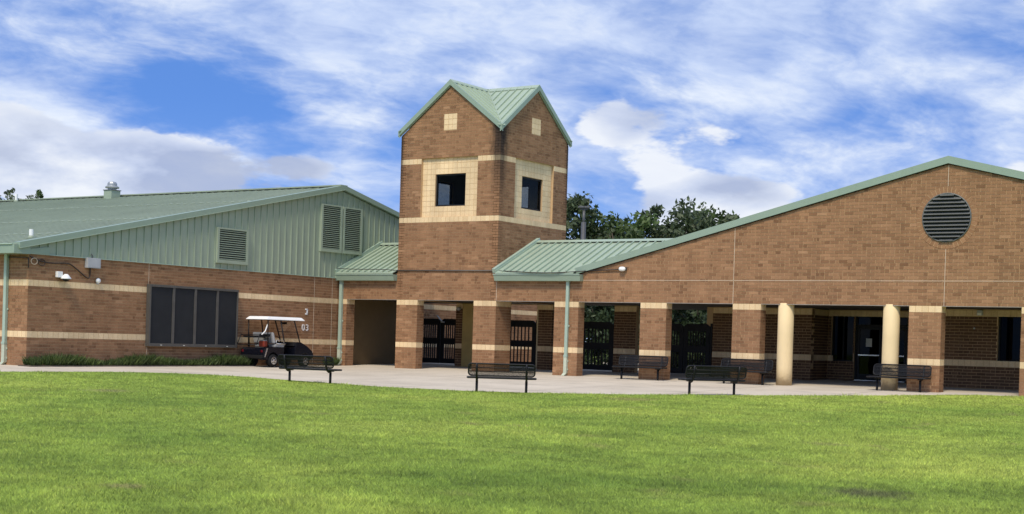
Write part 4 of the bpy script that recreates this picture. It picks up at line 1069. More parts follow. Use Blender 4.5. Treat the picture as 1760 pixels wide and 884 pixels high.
b = MB(); b.box(XL + 0.003, XL + 0.13, -13.76, -13.56, 2.76, 2.95); b.build('mount', 'white_plastic', e, bevel=0.015)
b = MB(); b.lathe([(0.17, 0.0), (0.165, 0.03), (0.10, 0.11), (0.05, 0.16)], (XL + 0.17, -13.47, 2.72), 16); b.build('cover', 'white_plastic', e, smooth=True)
b = MB(); b.lathe([(0.02, -0.08), (0.08, -0.06), (0.11, -0.02), (0.12, 0.0)], (XL + 0.17, -13.47, 2.718), 16); b.build('dome', 'black_paint', e, smooth=True)
e = thing('wall_sensor', 'small round cream sensor on the brick below the grey junction box', 'sensor', (XL, -12.05, 2.73))
b = MB(); b.lathe([(0.085, 0.0), (0.09, 0.03), (0.07, 0.07), (0.03, 0.085)], (XL + 0.003, -12.05, 2.735), 16, axis='x'); b.build('cap', 'lamp_white', e, smooth=True)
b = MB(); b.box(XL + 0.002, XL + 0.02, -12.10, -12.0, 2.62, 2.70); b.build('back_plate', 'grey_box', e)
# metal numbers and the white letter
def text_sign(name, body, y0, z0, size, m, label):
    cu = bpy.data.curves.new(name, 'FONT'); cu.body = body; cu.size = size; cu.extrude = 0.012; cu.offset = 0.006; cu.space_character = 1.25
    tmp = bpy.data.objects.new('tmp_text', cu); COL.objects.link(tmp)
    dg = bpy.context.evaluated_depsgraph_get(); me = bpy.data.meshes.new_from_object(tmp.evaluated_get(dg)); bpy.data.objects.remove(tmp)
    me.materials.clear(); me.materials.append(MATS[m]); ob = bpy.data.objects.new(name, me); COL.objects.link(ob)
    ob.matrix_world = Matrix(((0, 0, 1, XL + 0.022), (1, 0, 0, y0), (0, 1, 0, z0), (0, 0, 0, 1)))
    return tag(ob, label, 'sign')
text_sign('door_number', '03', -2.13, 1.335, 0.345, 'sign_metal', 'grey metal numerals 03 on brick beside the golf cart roof')
b = MB()
for (y0, y1, z0, z1) in ((-1.875, -1.815, 1.985, 2.155), (-1.945, -1.83, 1.955, 2.005), (-1.945, -1.83, 2.135, 2.185)): b.box(XL + 0.003, XL + 0.03, y0, y1, z0, z1)
tag(b.build('wall_letter', 'white_plastic'), 'white hooked letter mounted on brick above the metal numerals', 'sign')

# ------------------------------------------------------------------ conduit and flood lamp across tower and hall
e = thing('conduit_run', 'thin dark conduit crossing the tower brick and sagging over the gutter', 'conduit', (-2, -0.05, 3.72))
b = MB(); b.tube([(TW0 - 0.02, -0.035, 3.765), (-2.3, -0.035, 3.755), (TW1 + 0.0, -0.035, 3.745)], 0.022, 6); b.build('pipe', 'bronze_frame', e, smooth=True)
pts = smooth_line([(TW1, -0.06, 3.745), (1.0, -0.31, 3.70), (2.0, -0.33, 3.655), (2.9, -0.33, 3.655), (3.7, -0.22, 3.70), (3.95, -0.06, 3.73)], 4)
b = MB(); b.tube(pts, 0.018, 6); b.build('cable_run', 'black_cable', e, smooth=True)
b = MB(); b.tube([(3.95, -0.05, 3.73), (5.28, -0.05, 3.775)], 0.022, 6); b.build('pipe', 'black_cable', e, smooth=True)
b = MB(); b.tube(smooth_line([(XL + 0.1, -0.30, 3.84), (-6.5, -0.30, 3.80), (-5.2, -0.30, 3.79), (TW0, -0.05, 3.768)], 4), 0.015, 6); b.build('cable_run', 'black_cable', e, smooth=True)
e = thing('flood_lamp', 'small white lamp at the end of the conduit on hall brick', 'lamp', (5.4, -0.05, 3.78))
b = MB(); b.lathe([(0.03, -0.13), (0.075, -0.09), (0.085, 0.0), (0.07, 0.09), (0.02, 0.12)], (5.42, -0.10, 3.79), 12, axis='x'); b.build('lens', 'lamp_white', e, smooth=True)
b = MB(); b.box(5.40, 5.56, -0.09, -0.004, 3.74, 3.85); b.build('bracket', 'bronze_frame', e, bevel=0.01)

# ------------------------------------------------------------------ gates
def gate(x0, x1, y, leaves, label, group='black metal gates behind the piers', top=2.03, post=True):
    z0 = ground_z(0, y) + 0.05
    e = thing('metal_gate', label, 'gate', ((x0 + x1) / 2, y, z0 - 0.05), group)
    w = (x1 - x0) / leaves
    for k in range(leaves):
        a, b2 = x0 + k * w + 0.012, x0 + (k + 1) * w - 0.012
        z1 = top
        ch = 0.10
        U0, U1 = z0 + 1.06, z0 + 1.60          # upper slot
        D0, D1 = z0 + 0.20, z0 + 0.80          # lower slot
        m = 0.17
        f = MB(); y0, y1 = y - 0.025, y + 0.025
        def pr(p): f.prism(p, (0, y, 0), XP, YM, -0.025, 0.025, back=True)
        pr([(a, z0), (b2, z0), (b2, D0), (a, D0)]); pr([(a, D1), (b2, D1), (b2, U0), (a, U0)])
        tp = [(a, U1), (b2, U1), (b2, z1 - ch), (b2 - ch * 1.4, z1), (a + ch * 1.4, z1), (a, z1 - ch)]
        pr(tp)
        for s0, s1 in ((D0, D1), (U0, U1)):
            pr([(a, s0), (a + m, s0), (a + m, s1), (a, s1)]); pr([(b2 - m, s0), (b2, s0), (b2, s1), (b2 - m, s1)])
        lf = f.build('gate_leaf', 'black_matte', e)
        nb = 6
        for q in range(1, nb + 1):
            xx = a + m + (b2 - a - 2 * m) * q / (nb + 1)
            for s0, s1 in ((D0, D1), (U0, U1)):
                br = MB(); br.bar((xx, y, s0), (xx, y, s1), 0.05, 0.03, (0, 1, 0)); br.build('bar', 'black_matte', lf)
    if post:
        for xx in (x0 - 0.04, x1 + 0.04):
            p = MB(); p.box(xx - 0.035, xx + 0.035, y - 0.035, y + 0.035, z0 - 0.06, top + 0.02); p.build('post', 'black_matte', e)
gate(-7.42, -5.15, 5.1, 2, 'double leaf black gate seen through the tower arch left of its corner')
gate(-3.0, -1.42, 5.0, 1, 'single black gate seen just right of the tower corner pier')
gate(0.80, 2.26, 4.85, 1, 'single black gate behind the bench by the first brick hall pier')
gate(4.20, 6.42, 4.85, 2, 'double black gate in the dark bay left of the third pier')
e = thing('gate_post', 'slim cream painted post beside the gate right of the tower corner', 'post', (-1.22, 4.9, 0.1))
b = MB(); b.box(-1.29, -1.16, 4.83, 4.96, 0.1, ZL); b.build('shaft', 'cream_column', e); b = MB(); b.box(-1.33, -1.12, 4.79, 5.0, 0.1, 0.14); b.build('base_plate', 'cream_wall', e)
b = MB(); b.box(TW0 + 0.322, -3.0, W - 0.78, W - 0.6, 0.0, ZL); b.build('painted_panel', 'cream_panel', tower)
e = thing('gate_closer', 'pale slanted arm above the double gate inside the tower passage', 'bracket', (-6.3, 4.98, 2.05))
b = MB(); b.bar((-6.42, 4.97, 2.16), (-6.12, 4.97, 1.90), 0.03, 0.07, (0, 1, 0)); b.build('arm', 'grey_box', e); b = MB(); b.box(-6.2, -6.02, 4.94, 5.0, 1.86, 1.92); b.build('shoe', 'grey_box', e)
e = thing('passage_lamp', 'round pale lamp on the shaded pier inside the tower passage', 'lamp', (-4.5, 3.85, 2.45))
b = MB(); b.lathe([(0.03, -0.07), (0.085, -0.03), (0.09, 0.03), (0.05, 0.08)], (-4.42, 3.78, 2.42), 14); b.build('globe', 'grey_box', e, smooth=True); b = MB(); b.box(-4.46, -4.38, 3.80, 3.872, 2.36, 2.48); b.build('bracket', 'pole_grey', e)

# ------------------------------------------------------------------ benches
def make_bench():
    e = bpy.data.objects.new('park_bench', None); COL.objects.link(e); e.empty_display_size = 0.3
    L = 0.905; lx = 0.68
    def rr(x0, x1, z0, z1, r, yf, n=5):
        pts = []
        for cx, cz, a0 in ((x1 - r, z0 + r, -90), (x1 - r, z1 - r, 0), (x0 + r, z1 - r, 90), (x0 + r, z0 + r, 180)):
            for k in range(n + 1):
                a = R(a0 + 90 * k / n); x = cx + r * math.cos(a); z = cz + r * math.sin(a); pts.append((x, yf(z), z))
        return pts
    yb = lambda z: 0.225 + (z - 0.48) * 0.26
    b = MB(); b.tube(rr(-L, L, 0.485, 0.81, 0.085, yb), 0.021, 8, closed=True); bf = b.build('back_frame', 'black_paint', e, smooth=True)
    b = MB(); b.tube([(-L, yb(0.60), 0.60), (L, yb(0.60), 0.60)], 0.013, 6); b.tube([(-L, yb(0.70), 0.70), (L, yb(0.70), 0.70)], 0.013, 6); b.build('back_rail', 'black_paint', bf, smooth=True)
    # expanded metal sheet of the back and of the seat: crossing strands
    def lattice(fn, u0, u1, v0, v1, pitch, w):
        m = MB(); h = v1 - v0
        n = int((u1 - u0 + h) / pitch)
        for k in range(n + 1):
            for sg in (1, -1):
                ua = u0 - h + k * pitch if sg > 0 else u0 + k * pitch
                pts = []
                va, vb = v0, v1; a, c = ua, ua + sg * h
                lo, hi = u0, u1
                t0, t1 = 0.0, 1.0
                d = c - a
                if d > 0: t0 = max(t0, (lo - a) / d); t1 = min(t1, (hi - a) / d)
                else: t0 = max(t0, (hi - a) / d); t1 = min(t1, (lo - a) / d)
                if t1 - t0 < 0.02: continue
                p0 = (a + d * t0, va + (vb - va) * t0); p1 = (a + d * t1, va + (vb - va) * t1)
                off = w / 2
                q = [fn(p0[0] - off, p0[1]), fn(p0[0] + off, p0[1]), fn(p1[0] + off, p1[1]), fn(p1[0] - off, p1[1])]
                m.face(q)
        return m
    lattice(lambda u, v: (u, yb(v), v), -L + 0.012, L - 0.012, 0.50, 0.80, 0.020, 0.0090).build('back_mesh', 'black_paint', e)
    sy = lambda v: 0.43 + 0.10 * (v + 0.02) ** 2
    b = MB(); b.tube(rr(-L - 0.03, L + 0.03, -0.24, 0.20, 0.07, lambda z: z), 0.0165, 7, closed=True)
    b.v = [(x, y, 0.425 + (z - y)) if False else (x, y, 0.425 + 0.0) for (x, y, z) in b.v]
    sf = MB(); ring = rr(-L - 0.03, L + 0.03, -0.24, 0.20, 0.07, lambda z: 0.0); sf.tube([(p[0], p[2], 0.425) for p in ring], 0.026, 8, closed=True); sfo = sf.build('seat_frame', 'black_paint', e, smooth=True)
    for xx in (-lx, 0.0, lx):
        c = MB(); c.bar((xx, -0.23, 0.415), (xx, 0.19, 0.415), 0.05, 0.02); c.build('cross_brace', 'black_paint', sfo)
    lattice(lambda u, v: (u, v, 0.427), -L, L, -0.235, 0.195, 0.020, 0.014).build('seat_mesh', 'black_paint', e)
    for sx in (-1, 1):
        l = MB(); l.tube([(sx * lx, 0, -0.12), (sx * lx, 0, 0.36)], 0.037, 10); lo = l.build('leg', 'black_paint', e, smooth=True)
        c = MB(); c.tube([(sx * lx, 0, 0.365), (sx * lx, 0, 0.405)], 0.032, 10); c.build('leg_sleeve', 'black_paint', lo, smooth=True)
        k = MB(); k.bar((sx * lx, -0.17, 0.385), (sx * lx, 0.12, 0.385), 0.06, 0.035); k.tube([(sx * lx, 0.0, 0.35), (sx * lx, 0.13, 0.37), (sx * lx, 0.21, 0.42), (sx * lx, yb(0.50) + 0.025, 0.50), (sx * lx, yb(0.66) + 0.022, 0.66), (sx * lx, yb(0.82) + 0.02, 0.82)], 0.030, 8); k.build('back_support', 'black_paint', e, smooth=True)
    return e
bench0 = make_bench()
# a,b: where its two legs stand; face=+1 looks to the camera side
BENCH = [((1.45, -12.42), (2.73, -12.15), -1, 'black mesh bench on the lawn edge in front of the golf cart'),
         ((7.57, -11.62), (8.74, -10.85), -1, 'black mesh bench on the lawn edge in front of the tower'),
         ((12.04, -7.72), (12.97, -6.58), -1, 'black mesh bench seen from behind at lawn edge left of the columns'),
         ((5.80, -0.55), (7.12, -0.45), 1, 'black mesh bench facing the lawn before the second hall pier'),
         ((9.62, -0.45), (10.95, -0.42), 1, 'black mesh bench against the pier left of the first cream column'),
         ((14.80, -0.42), (16.19, -0.44), 1, 'black mesh bench facing the lawn before the second cream column')]
for k, (p, q, fc, label) in enumerate(BENCH):
    o = bench0 if k == 0 else copy_tree(bench0)
    mx, my = (p[0] + q[0]) / 2, (p[1] + q[1]) / 2
    ang = math.atan2(q[1] - p[1], q[0] - p[0])
    # local seat looks to -Y; benches at the lawn edge look to the building
    o.location = (mx, my, ground_z(mx, my)); o.rotation_euler = (0, 0, ang if fc > 0 else ang + math.pi)
    tag(o, label, 'bench', 'black mesh park benches')

# ------------------------------------------------------------------ golf cart
def make_cart():
    e = thing('golf_cart', 'dark blue golf cart with white roof parked beside the brick wall', 'golf cart', (0, 0, 0), world=False)
    HWd = 0.58
    def prof(name, pts, x0, x1, m, parent=e, bev=0.02):
        b = MB()                                    # profile in (y,z), extruded along x
        b.solid([(x0, y, z) for y, z in pts], [(x1, y, z) for y, z in pts])
        return b.build(name, m, parent, bevel=bev)
    arch = lambda cy, r, a0, a1, n=8: [(cy + r * math.cos(R(a0 + (a1 - a0) * k / n)), 0.24 + r * math.sin(R(a0 + (a1 - a0) * k / n))) for k in range(n + 1)]
    rear = [(-0.50, 0.34), (-0.30, 0.26)] + arch(0, 0.30, 176, 4) + [(0.40, 0.26), (0.52, 0.28), (0.52, 0.55), (0.42, 0.70), (-0.10, 0.72), (-0.40, 0.70), (-0.50, 0.62)]
    rb = prof('rear_body', rear, -HWd, HWd, 'navy_paint')
    bp = MB(); bp.box(-0.57, 0.57, -0.56, -0.47, 0.30, 0.43); bp.build('rear_bumper', 'rubber', rb, bevel=0.03)
    for sx in (-1, 1):
        t = MB(); t.box(sx * 0.49 - 0.045, sx * 0.49 + 0.045, -0.515, -0.495, 0.53, 0.61); t.build('tail_lamp', 'tail_red', rb, bevel=0.008)
        fl = MB(); fl.solid([(sx * 0.585, -0.46, 0.36), (sx * 0.60, -0.46, 0.36), (sx * 0.60, -0.36, 0.68), (sx * 0.585, -0.36, 0.68)] if sx > 0 else [(sx * 0.60, -0.46, 0.36), (sx * 0.585, -0.46, 0.36), (sx * 0.585, -0.36, 0.68), (sx * 0.60, -0.36, 0.68)],
                          [(sx * 0.585, -0.42, 0.36), (sx * 0.60, -0.42, 0.36), (sx * 0.60, -0.30, 0.68), (sx * 0.585, -0.30, 0.68)] if sx > 0 else [(sx * 0.60, -0.42, 0.36), (sx * 0.585, -0.42, 0.36), (sx * 0.585, -0.30, 0.68), (sx * 0.60, -0.30, 0.68)])
        fl.build('side_stripe', 'chrome', rb)
    fl = prof('floor_pan', [(0.45, 0.27), (1.35, 0.27), (1.35, 0.33), (0.45, 0.33)], -0.56, 0.56, 'black_matte', bev=0.01)
    front = [(1.12, 0.30), (1.36, 0.28)] + arch(1.66, 0.28, 176, 4) + [(1.96, 0.30), (2.08, 0.36), (2.10, 0.50), (2.02, 0.62), (1.74, 0.80), (1.42, 0.93), (1.24, 0.92), (1.12, 0.72)]
    fc = prof('front_cowl', front, -0.55, 0.55, 'navy_paint')
    for sx in (-1, 1):
        h = MB(); h.lathe([(0.07, -0.01), (0.06, 0.02), (0.02, 0.035)], (sx * 0.40, 2.04, 0.52), 12); h.build('headlamp', 'lamp_white', fc, smooth=True)
    db = prof('dashboard', [(1.08, 0.78), (1.20, 0.78), (1.24, 0.93), (1.12, 0.93)], -0.52, 0.52, 'black_matte', bev=0.02)
    sw = MB(); c0 = np.array((-0.26, 0.98, 0.98))
    sw.tube([c0 + np.array((0.17 * math.cos(t), -0.07 * math.sin(t), 0.155 * math.sin(t))) for t in np.linspace(0, 2 * math.pi, 18)[:-1]], 0.014, 6, closed=True); sw.tube([c0, (-0.26, 1.18, 0.80)], 0.02, 6); sw.build('steering_wheel', 'rubber', e, smooth=True)
    prof('seat_base', [(0.05, 0.55), (0.58, 0.55), (0.58, 0.72), (0.05, 0.72)], -0.54, 0.54, 'black_matte', bev=0.02)
    for sx in (-1, 1):
        c = MB(); c.box(sx * 0.275 - 0.255, sx * 0.275 + 0.255, 0.12, 0.62, 0.725, 0.84); c.build('seat_cushion', 'grey_seat', e, bevel=0.035)
        b = MB(); a0 = sx * 0.275
        b.solid([(a0 - 0.25, 0.06, 0.86), (a0 + 0.25, 0.06, 0.86), (a0 + 0.25, 0.18, 0.86), (a0 - 0.25, 0.18, 0.86)], [(a0 - 0.24, -0.03, 1.26), (a0 + 0.24, -0.03, 1.26), (a0 + 0.24, 0.07, 1.26), (a0 - 0.24, 0.07, 1.26)])
        b.build('seat_back', 'grey_seat', e, bevel=0.04)
        w1 = MB(); w1.box(sx * 0.56 - 0.02, sx * 0.56 + 0.02, 0.2, 0.60, 0.84, 0.87); w1.tube([(sx * 0.56, 0.15, 0.80), (sx * 0.56, 0.15, 0.98), (sx * 0.56, 0.50, 0.98), (sx * 0.56, 0.56, 0.80)], 0.014, 6); w1.build('arm_rest', 'chrome', e, smooth=True)
    # rear carrier: rack, basket hoop, red box
    rk = MB()
    for sx in (-1, 1):
        rk.tube([(sx * 0.48, -0.18, 0.72), (sx * 0.48, -0.22, 1.16), (sx * 0.48, -0.62, 1.16), (sx * 0.50, -0.78, 0.80)], 0.016, 6)
    rk.tube([(-0.48, -0.62, 1.16), (0.48, -0.62, 1.16)], 0.016, 6); rk.tube([(-0.50, -0.78, 0.80), (0.50, -0.78, 0.80)], 0.014, 6); rk.tube([(-0.48, -0.22, 1.16), (0.48, -0.22, 1.16)], 0.016, 6)
    ro = rk.build('bag_rack', 'black_paint', e, smooth=True)
    b = MB(); b.box(-0.40, 0.40, -0.60, -0.24, 1.06, 1.13); b.build('bag_tray', 'black_matte', ro, bevel=0.02)
    b = MB(); b.box(0.02, 0.46, -0.20, -0.06, 1.10, 1.20); b.build('basket', 'black_matte', e, bevel=0.025)
    b = MB(); b.box(0.14, 0.42, -0.32, -0.12, 0.73, 0.94); cb = b.build('cooler_box', 'red_plastic', e, bevel=0.02)
    b = MB(); b.box(0.15, 0.41, -0.31, -0.13, 0.94, 0.97); b.build('lid', 'grey_seat', cb, bevel=0.01)
    b = MB(); b.tube([(0.48, -0.52, 1.17), (0.47, -0.34, 1.30), (0.47, -0.22, 1.56)], 0.022, 8); b.build('grab_bar', 'white_plastic', e, smooth=True)
    # roof and struts
    r = MB(); ring = lambda y0, y1, hw, z: [(-hw, y0, z), (hw, y0, z), (hw, y1, z), (-hw, y1, z)]
    r.solid(ring(-0.38, 1.64, 0.57, 1.72), ring(-0.26, 1.52, 0.47, 1.84)); rf = r.build('roof', 'white_plastic', e, bevel=0.045)
    r = MB(); r.box(-0.50, 0.50, -0.30, 1.56, 1.71, 1.735); r.build('roof_liner', 'black_matte', rf)
    for sx in (-1, 1):
        s1 = MB(); s1.tube([(sx * 0.50, -0.22, 0.72), (sx * 0.50, -0.24, 1.72)], 0.022, 6); s1.build('rear_strut', 'black_paint', e, smooth=True)
        s2 = MB(); s2.tube([(sx * 0.53, 0.60, 0.72), (sx * 0.53, 0.56, 1.0), (sx * 0.50, 0.40, 1.72)], 0.024, 6); s2.build('middle_strut', 'black_paint', e, smooth=True)
        s3 = MB(); s3.tube([(sx * 0.50, 1.42, 0.92), (sx * 0.50, 1.10, 1.72)], 0.024, 6); s3.build('front_strut', 'black_paint', e, smooth=True)
    ws = MB(); ws.solid([(-0.48, 1.425, 0.93), (0.48, 1.425, 0.93), (0.48, 1.433, 0.93), (-0.48, 1.433, 0.93)], [(-0.48, 1.105, 1.71), (0.48, 1.105, 1.71), (0.48, 1.113, 1.71), (-0.48, 1.113, 1.71)]); wo = ws.build('windscreen', 'clear_screen', e)
    b = MB(); b.tube([(-0.5, 1.27, 1.30), (0.5, 1.27, 1.30)], 0.012, 6); b.build('windscreen_bar', 'black_paint', wo, smooth=True)
    b = MB(); b.box(-0.16, 0.16, 1.03, 1.07, 1.58, 1.66); b.build('mirror', 'black_paint', e, bevel=0.012)
    for nm, cx, cy in (('w', -0.5, 0), ('w', 0.5, 0), ('w', -0.48, 1.66), ('w', 0.48, 1.66)):
        sx = 1 if cx > 0 else -1
        t = MB(); t.lathe([(0.13, -0.10), (0.215, -0.095), (0.235, -0.06), (0.235, 0.06), (0.215, 0.095), (0.13, 0.10)], (cx, cy, 0.235), 24, axis='x'); wh = t.build('wheel', 'rubber', e, smooth=True)
        h = MB(); h.lathe([(0.135, 0.0), (0.135, 0.012), (0.05, 0.02), (0.04, 0.03)], (cx + (0.10 if sx > 0 else -0.13), cy, 0.235), 20, axis='x'); rim = h.build('rim', 'chrome', wh)
        for k in range(5):
            a = 2 * math.pi * k / 5 + 0.3
            sp = MB(); sp.box(cx + sx * 0.1195 - 0.004, cx + sx * 0.1195 + 0.004, cy + 0.085 * math.cos(a) - 0.022, cy + 0.085 * math.cos(a) + 0.022, 0.235 + 0.085 * math.sin(a) - 0.022, 0.235 + 0.085 * math.sin(a) + 0.022)
            sp.build('rim_slot', 'rubber', wh)
    return e
cart = make_cart()
cart.location = (-6.78, -5.05, ground_z(-6.5, -4.5) + 0.003); cart.rotation_euler = (0, 0, R(-2))

# ------------------------------------------------------------------ roof furniture on the left building
e = thing('roof_ventilator', 'round metal exhaust ventilator on a green kerb near the ridge', 'ventilator', (-20.3, -0.7, 6.94))
cx, cy = -20.3, -0.70; zb = RZ_ + PS * cy; kw = 0.25
b = MB(); b.box(cx - kw, cx + kw, cy - kw, cy + kw, zb - 0.15, zb + 0.33); b.build('kerb', 'green_wall', e)
b = MB(); b.box(cx - kw - 0.03, cx + kw + 0.03, cy - kw - 0.03, cy + kw + 0.03, zb + 0.33, zb + 0.36); b.build('kerb_flange', 'bronze_frame', e)
b = MB(); b.lathe([(0.19, 0.36), (0.19, 0.42), (0.30, 0.44), (0.31, 0.49), (0.26, 0.53), (0.21, 0.55), (0.21, 0.64), (0.17, 0.71), (0.05, 0.74)], (cx, cy, zb), 20); b.build('hood', 'vent_metal', e, smooth=False)
for (px, py, hh, label) in ((-27.4, -0.35, 0.36, 'white vent pipe standing at the far ridge of the green roof'), (-8.5, -14.0, 0.28, 'white vent pipe near the eave corner of the green roof')):
    e = thing('vent_pipe', label, 'vent pipe', (px, py, RZ_ + PS * py), 'white vent pipes on the green roof')
    z_ = RZ_ + PS * py
    b = MB(); b.lathe([(0.07, -0.05), (0.07, hh), (0.055, hh + 0.003)], (px, py, z_), 12); b.build('pipe', 'white_plastic', e, smooth=False)
    b = MB(); b.lathe([(0.15, -0.03), (0.09, 0.06), (0.075, 0.08)], (px, py, z_), 12); b.build('boot', 'green_old_roof', e, smooth=True)

# ------------------------------------------------------------------ leaves, trees, hedge, grass
def leaf_mesh(name, m, C, D, Wd, tone, parent=None, off=(0, 0, 0)):
    """C centres (n,3), D half length vectors (n,3), Wd half width vectors (n,3): one rhombic leaf each"""
    n = len(C); V = np.empty((n, 4, 3)); V[:, 0] = C - D; V[:, 1] = C + Wd - D * 0.1; V[:, 2] = C + D; V[:, 3] = C - Wd - D * 0.1
    V = V.reshape(-1, 3) - np.asarray(off)
    me = bpy.data.meshes.new(name); me.vertices.add(n * 4); me.vertices.foreach_set('co', V.ravel())
    me.loops.add(n * 4); me.loops.foreach_set('vertex_index', np.arange(n * 4)); me.polygons.add(n)
    me.polygons.foreach_set('loop_start', np.arange(n) * 4); me.polygons.foreach_set('loop_total', np.full(n, 4))
    me.update(calc_edges=True)
    a = me.attributes.new('tone', 'FLOAT', 'FACE'); a.data.foreach_set('value', tone.astype(np.float32)); me.materials.append(MATS[m])
    ob = bpy.data.objects.new(name, me); COL.objects.link(ob)
    if parent: ob.parent = parent
    return ob
def unit(v): return v / np.maximum(np.linalg.norm(v, axis=-1, keepdims=True), 1e-9)

def tree(loc, h, rad, label, m='leaf_dark', clumps=60, per=90, leaf=0.20, airy=0.0, base=0.25, group='trees behind the buildings', squash=1.0, seed=0):
    rg = np.random.default_rng(seed); x, y, z = loc
    e = thing('broadleaf_tree', label, 'tree', loc, group)
    b = MB(); top = h * 0.62
    b.tube([(x, y, z - 0.3), (x + 0.05, y, z + h * 0.2), (x + rg.normal(0, 0.15), y, z + h * 0.42), (x + rg.normal(0, 0.3), y, z + top)], [0.026 * h, 0.020 * h, 0.015 * h, 0.006 * h], 8)
    ends = []
    for k in range(9):
        a = 2 * math.pi * k / 9 + rg.uniform(-.3, .3); z0 = z + h * rg.uniform(0.26, 0.5); rr = rad * rg.uniform(0.5, 0.9)
        p2 = np.array((x + rr * math.cos(a), y + rr * math.sin(a), z + h * rg.uniform(0.55, 0.9)))
        b.tube([(x, y, z0), (np.array((x, y, z0)) + p2) / 2 + (0, 0, h * 0.04), p2], [0.011 * h, 0.007 * h, 0.0025 * h], 5); ends.append(p2)
    b.build('trunk', 'bark', e, smooth=True)
    # crown: clumps spread through an uneven volume
    cc = []
    while len(cc) < clumps:
        q = rg.uniform(-1, 1, 3); rr = np.linalg.norm(q)
        if rr > 1 or rr < 0.25: continue
        if q[2] < -0.75: continue
        s_ = 1 + 0.25 * math.sin(3 * math.atan2(q[1], q[0]) + seed) + rg.normal(0, 0.10)
        cc.append((x + q[0] * rad * s_, y + q[1] * rad * s_, z + h * (base + (1 - base) * 0.5) + q[2] * h * (1 - base) * 0.5 * squash * (1 + rg.normal(0, 0.05))))
    cc = np.array(cc)
    cr = rg.uniform(0.5, 1.15, len(cc)) * rad * (0.26 - 0.10 * airy)
    idx = np.repeat(np.arange(len(cc)), per); n = len(idx)
    o = unit(rg.normal(size=(n, 3))) * (rg.random((n, 1)) ** 0.45) * cr[idx][:, None] * np.array((1.15, 1.15, 0.8))
    C = cc[idx] + o
    D = unit(rg.normal(size=(n, 3)) + o * 0.8) * leaf * rg.uniform(0.6, 1.2, (n, 1)); Wv = unit(np.cross(D, rg.normal(size=(n, 3)))) * leaf * 0.48 * rg.uniform(0.7, 1.2, (n, 1))
    tone = np.clip(0.45 + rg.normal(0, 0.18, n) + (rg.normal(0, 0.14, len(cc)))[idx], 0, 1)
    leaf_mesh('crown', m, C, D, Wv, tone, e, loc)
    return e
def along(px, dist):
    d = FW + RT * (px - 880) / FPX; d[2] = 0; d /= np.linalg.norm(d)
    P = CAM + d * dist; return (float(P[0]), float(P[1]), -0.3)
tree(along(985, 95), 11.0, 3.6, 'dull green open topped tree right beside the tower wall', 'leaf_grey', 80, 90, 0.22, 0.4, 0.12, seed=1)
tree(along(1035, 98), 10.6, 4.4, 'dense green tree behind the nearer lamp post', 'leaf_dark', 110, 110, 0.22, 0, 0.1, seed=2)
tree(along(1075, 93), 9.5, 3.4, 'lower dark tree filling the dip between taller crowns', 'leaf_dark', 70, 100, 0.21, 0, 0.1, seed=3)
tree(along(1100, 104), 9.8, 3.4, 'narrow dark tree at the dip behind the link roof', 'leaf_dark', 70, 100, 0.21, 0, 0.1, seed=9)
tree(along(1160, 100), 11.3, 4.3, 'tall airy dull green tree with gaps above the link roof', 'leaf_grey', 95, 85, 0.20, 0.6, 0.15, seed=4)
tree(along(1125, 97), 10.2, 3.6, 'rounded dark tree left of the tall airy crown', 'leaf_grey', 75, 95, 0.21, 0.1, 0.1, seed=5)
tree(along(1240, 102), 11.0, 3.8, 'dense dark round tree rising behind the hall gable slope', 'leaf_dark', 110, 110, 0.21, 0, 0.12, seed=6)
tree(along(1200, 99), 10.1, 3.5, 'mid green tree half hidden by the hall gable slope', 'leaf_grey', 85, 95, 0.21, 0.2, 0.12, seed=7)
tree(along(1047, 86), 6.9, 1.9, 'small yellow green tree low behind the link roof', 'leaf_yellow', 40, 100, 0.17, 0, 0.2, seed=8)
tree(along(14, 118), 11.9, 2.6, 'thin tree top over the far left roof ridge by the frame edge', 'leaf_grey', 110, 45, 0.13, 0.9, 0.3, seed=12)
tree(along(58, 122), 12.6, 1.3, 'small dark tree tip over the roof ridge right of vent pipe', 'leaf_dark', 80, 50, 0.13, 0.5, 0.3, seed=13)
# courtyard planting seen through the gates
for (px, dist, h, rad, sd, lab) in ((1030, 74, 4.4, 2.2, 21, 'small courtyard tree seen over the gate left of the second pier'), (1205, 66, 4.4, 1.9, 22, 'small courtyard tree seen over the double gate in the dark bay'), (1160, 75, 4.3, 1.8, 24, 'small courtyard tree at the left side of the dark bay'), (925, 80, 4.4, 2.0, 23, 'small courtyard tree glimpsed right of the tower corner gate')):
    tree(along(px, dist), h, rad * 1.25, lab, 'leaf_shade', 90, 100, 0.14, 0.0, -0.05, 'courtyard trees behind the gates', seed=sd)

# lamp posts in the car park behind
def lamp_post(px, dist, ztop, label, hd):
    x, y, _ = along(px, dist)
    e = thing('lamp_post', label, 'lamp post', (x, y, -0.3), 'lamp posts behind the link roof')
    r = 0.16
    b = MB(); b.lathe([(r * 1.1, 0), (r, 0.5), (r * 0.85, ztop - 0.9)], (x, y, -0.3), 12); b.build('pole', 'pole_grey', e, smooth=True)
    b = MB(); b.lathe([(r * 0.5, ztop - 1.2), (r * 0.5, ztop - 0.2)], (x, y, -0.3), 8); b.build('tenon', 'pole_grey', e, smooth=True)
    rx, ry = RT[0], RT[1]
    for s_ in (-1, 1):
        b = MB(); c = np.array((x + rx * s_ * 0.17 * hd, y + ry * s_ * 0.17 * hd, ztop - 0.35))
        b.bar(c - np.array((rx, ry, 0)) * 0.16, c + np.array((rx, ry, 0)) * 0.16, 0.35, 0.12); b.build('lamp_head', 'pole_grey', e, bevel=0.03)
    b = MB(); b.bar((x - rx * 0.2, y - ry * 0.2, ztop - 0.45), (x + rx * 0.2, y + ry * 0.2, ztop - 0.45), 0.1, 0.1); b.build('cross_arm', 'pole_grey', e)
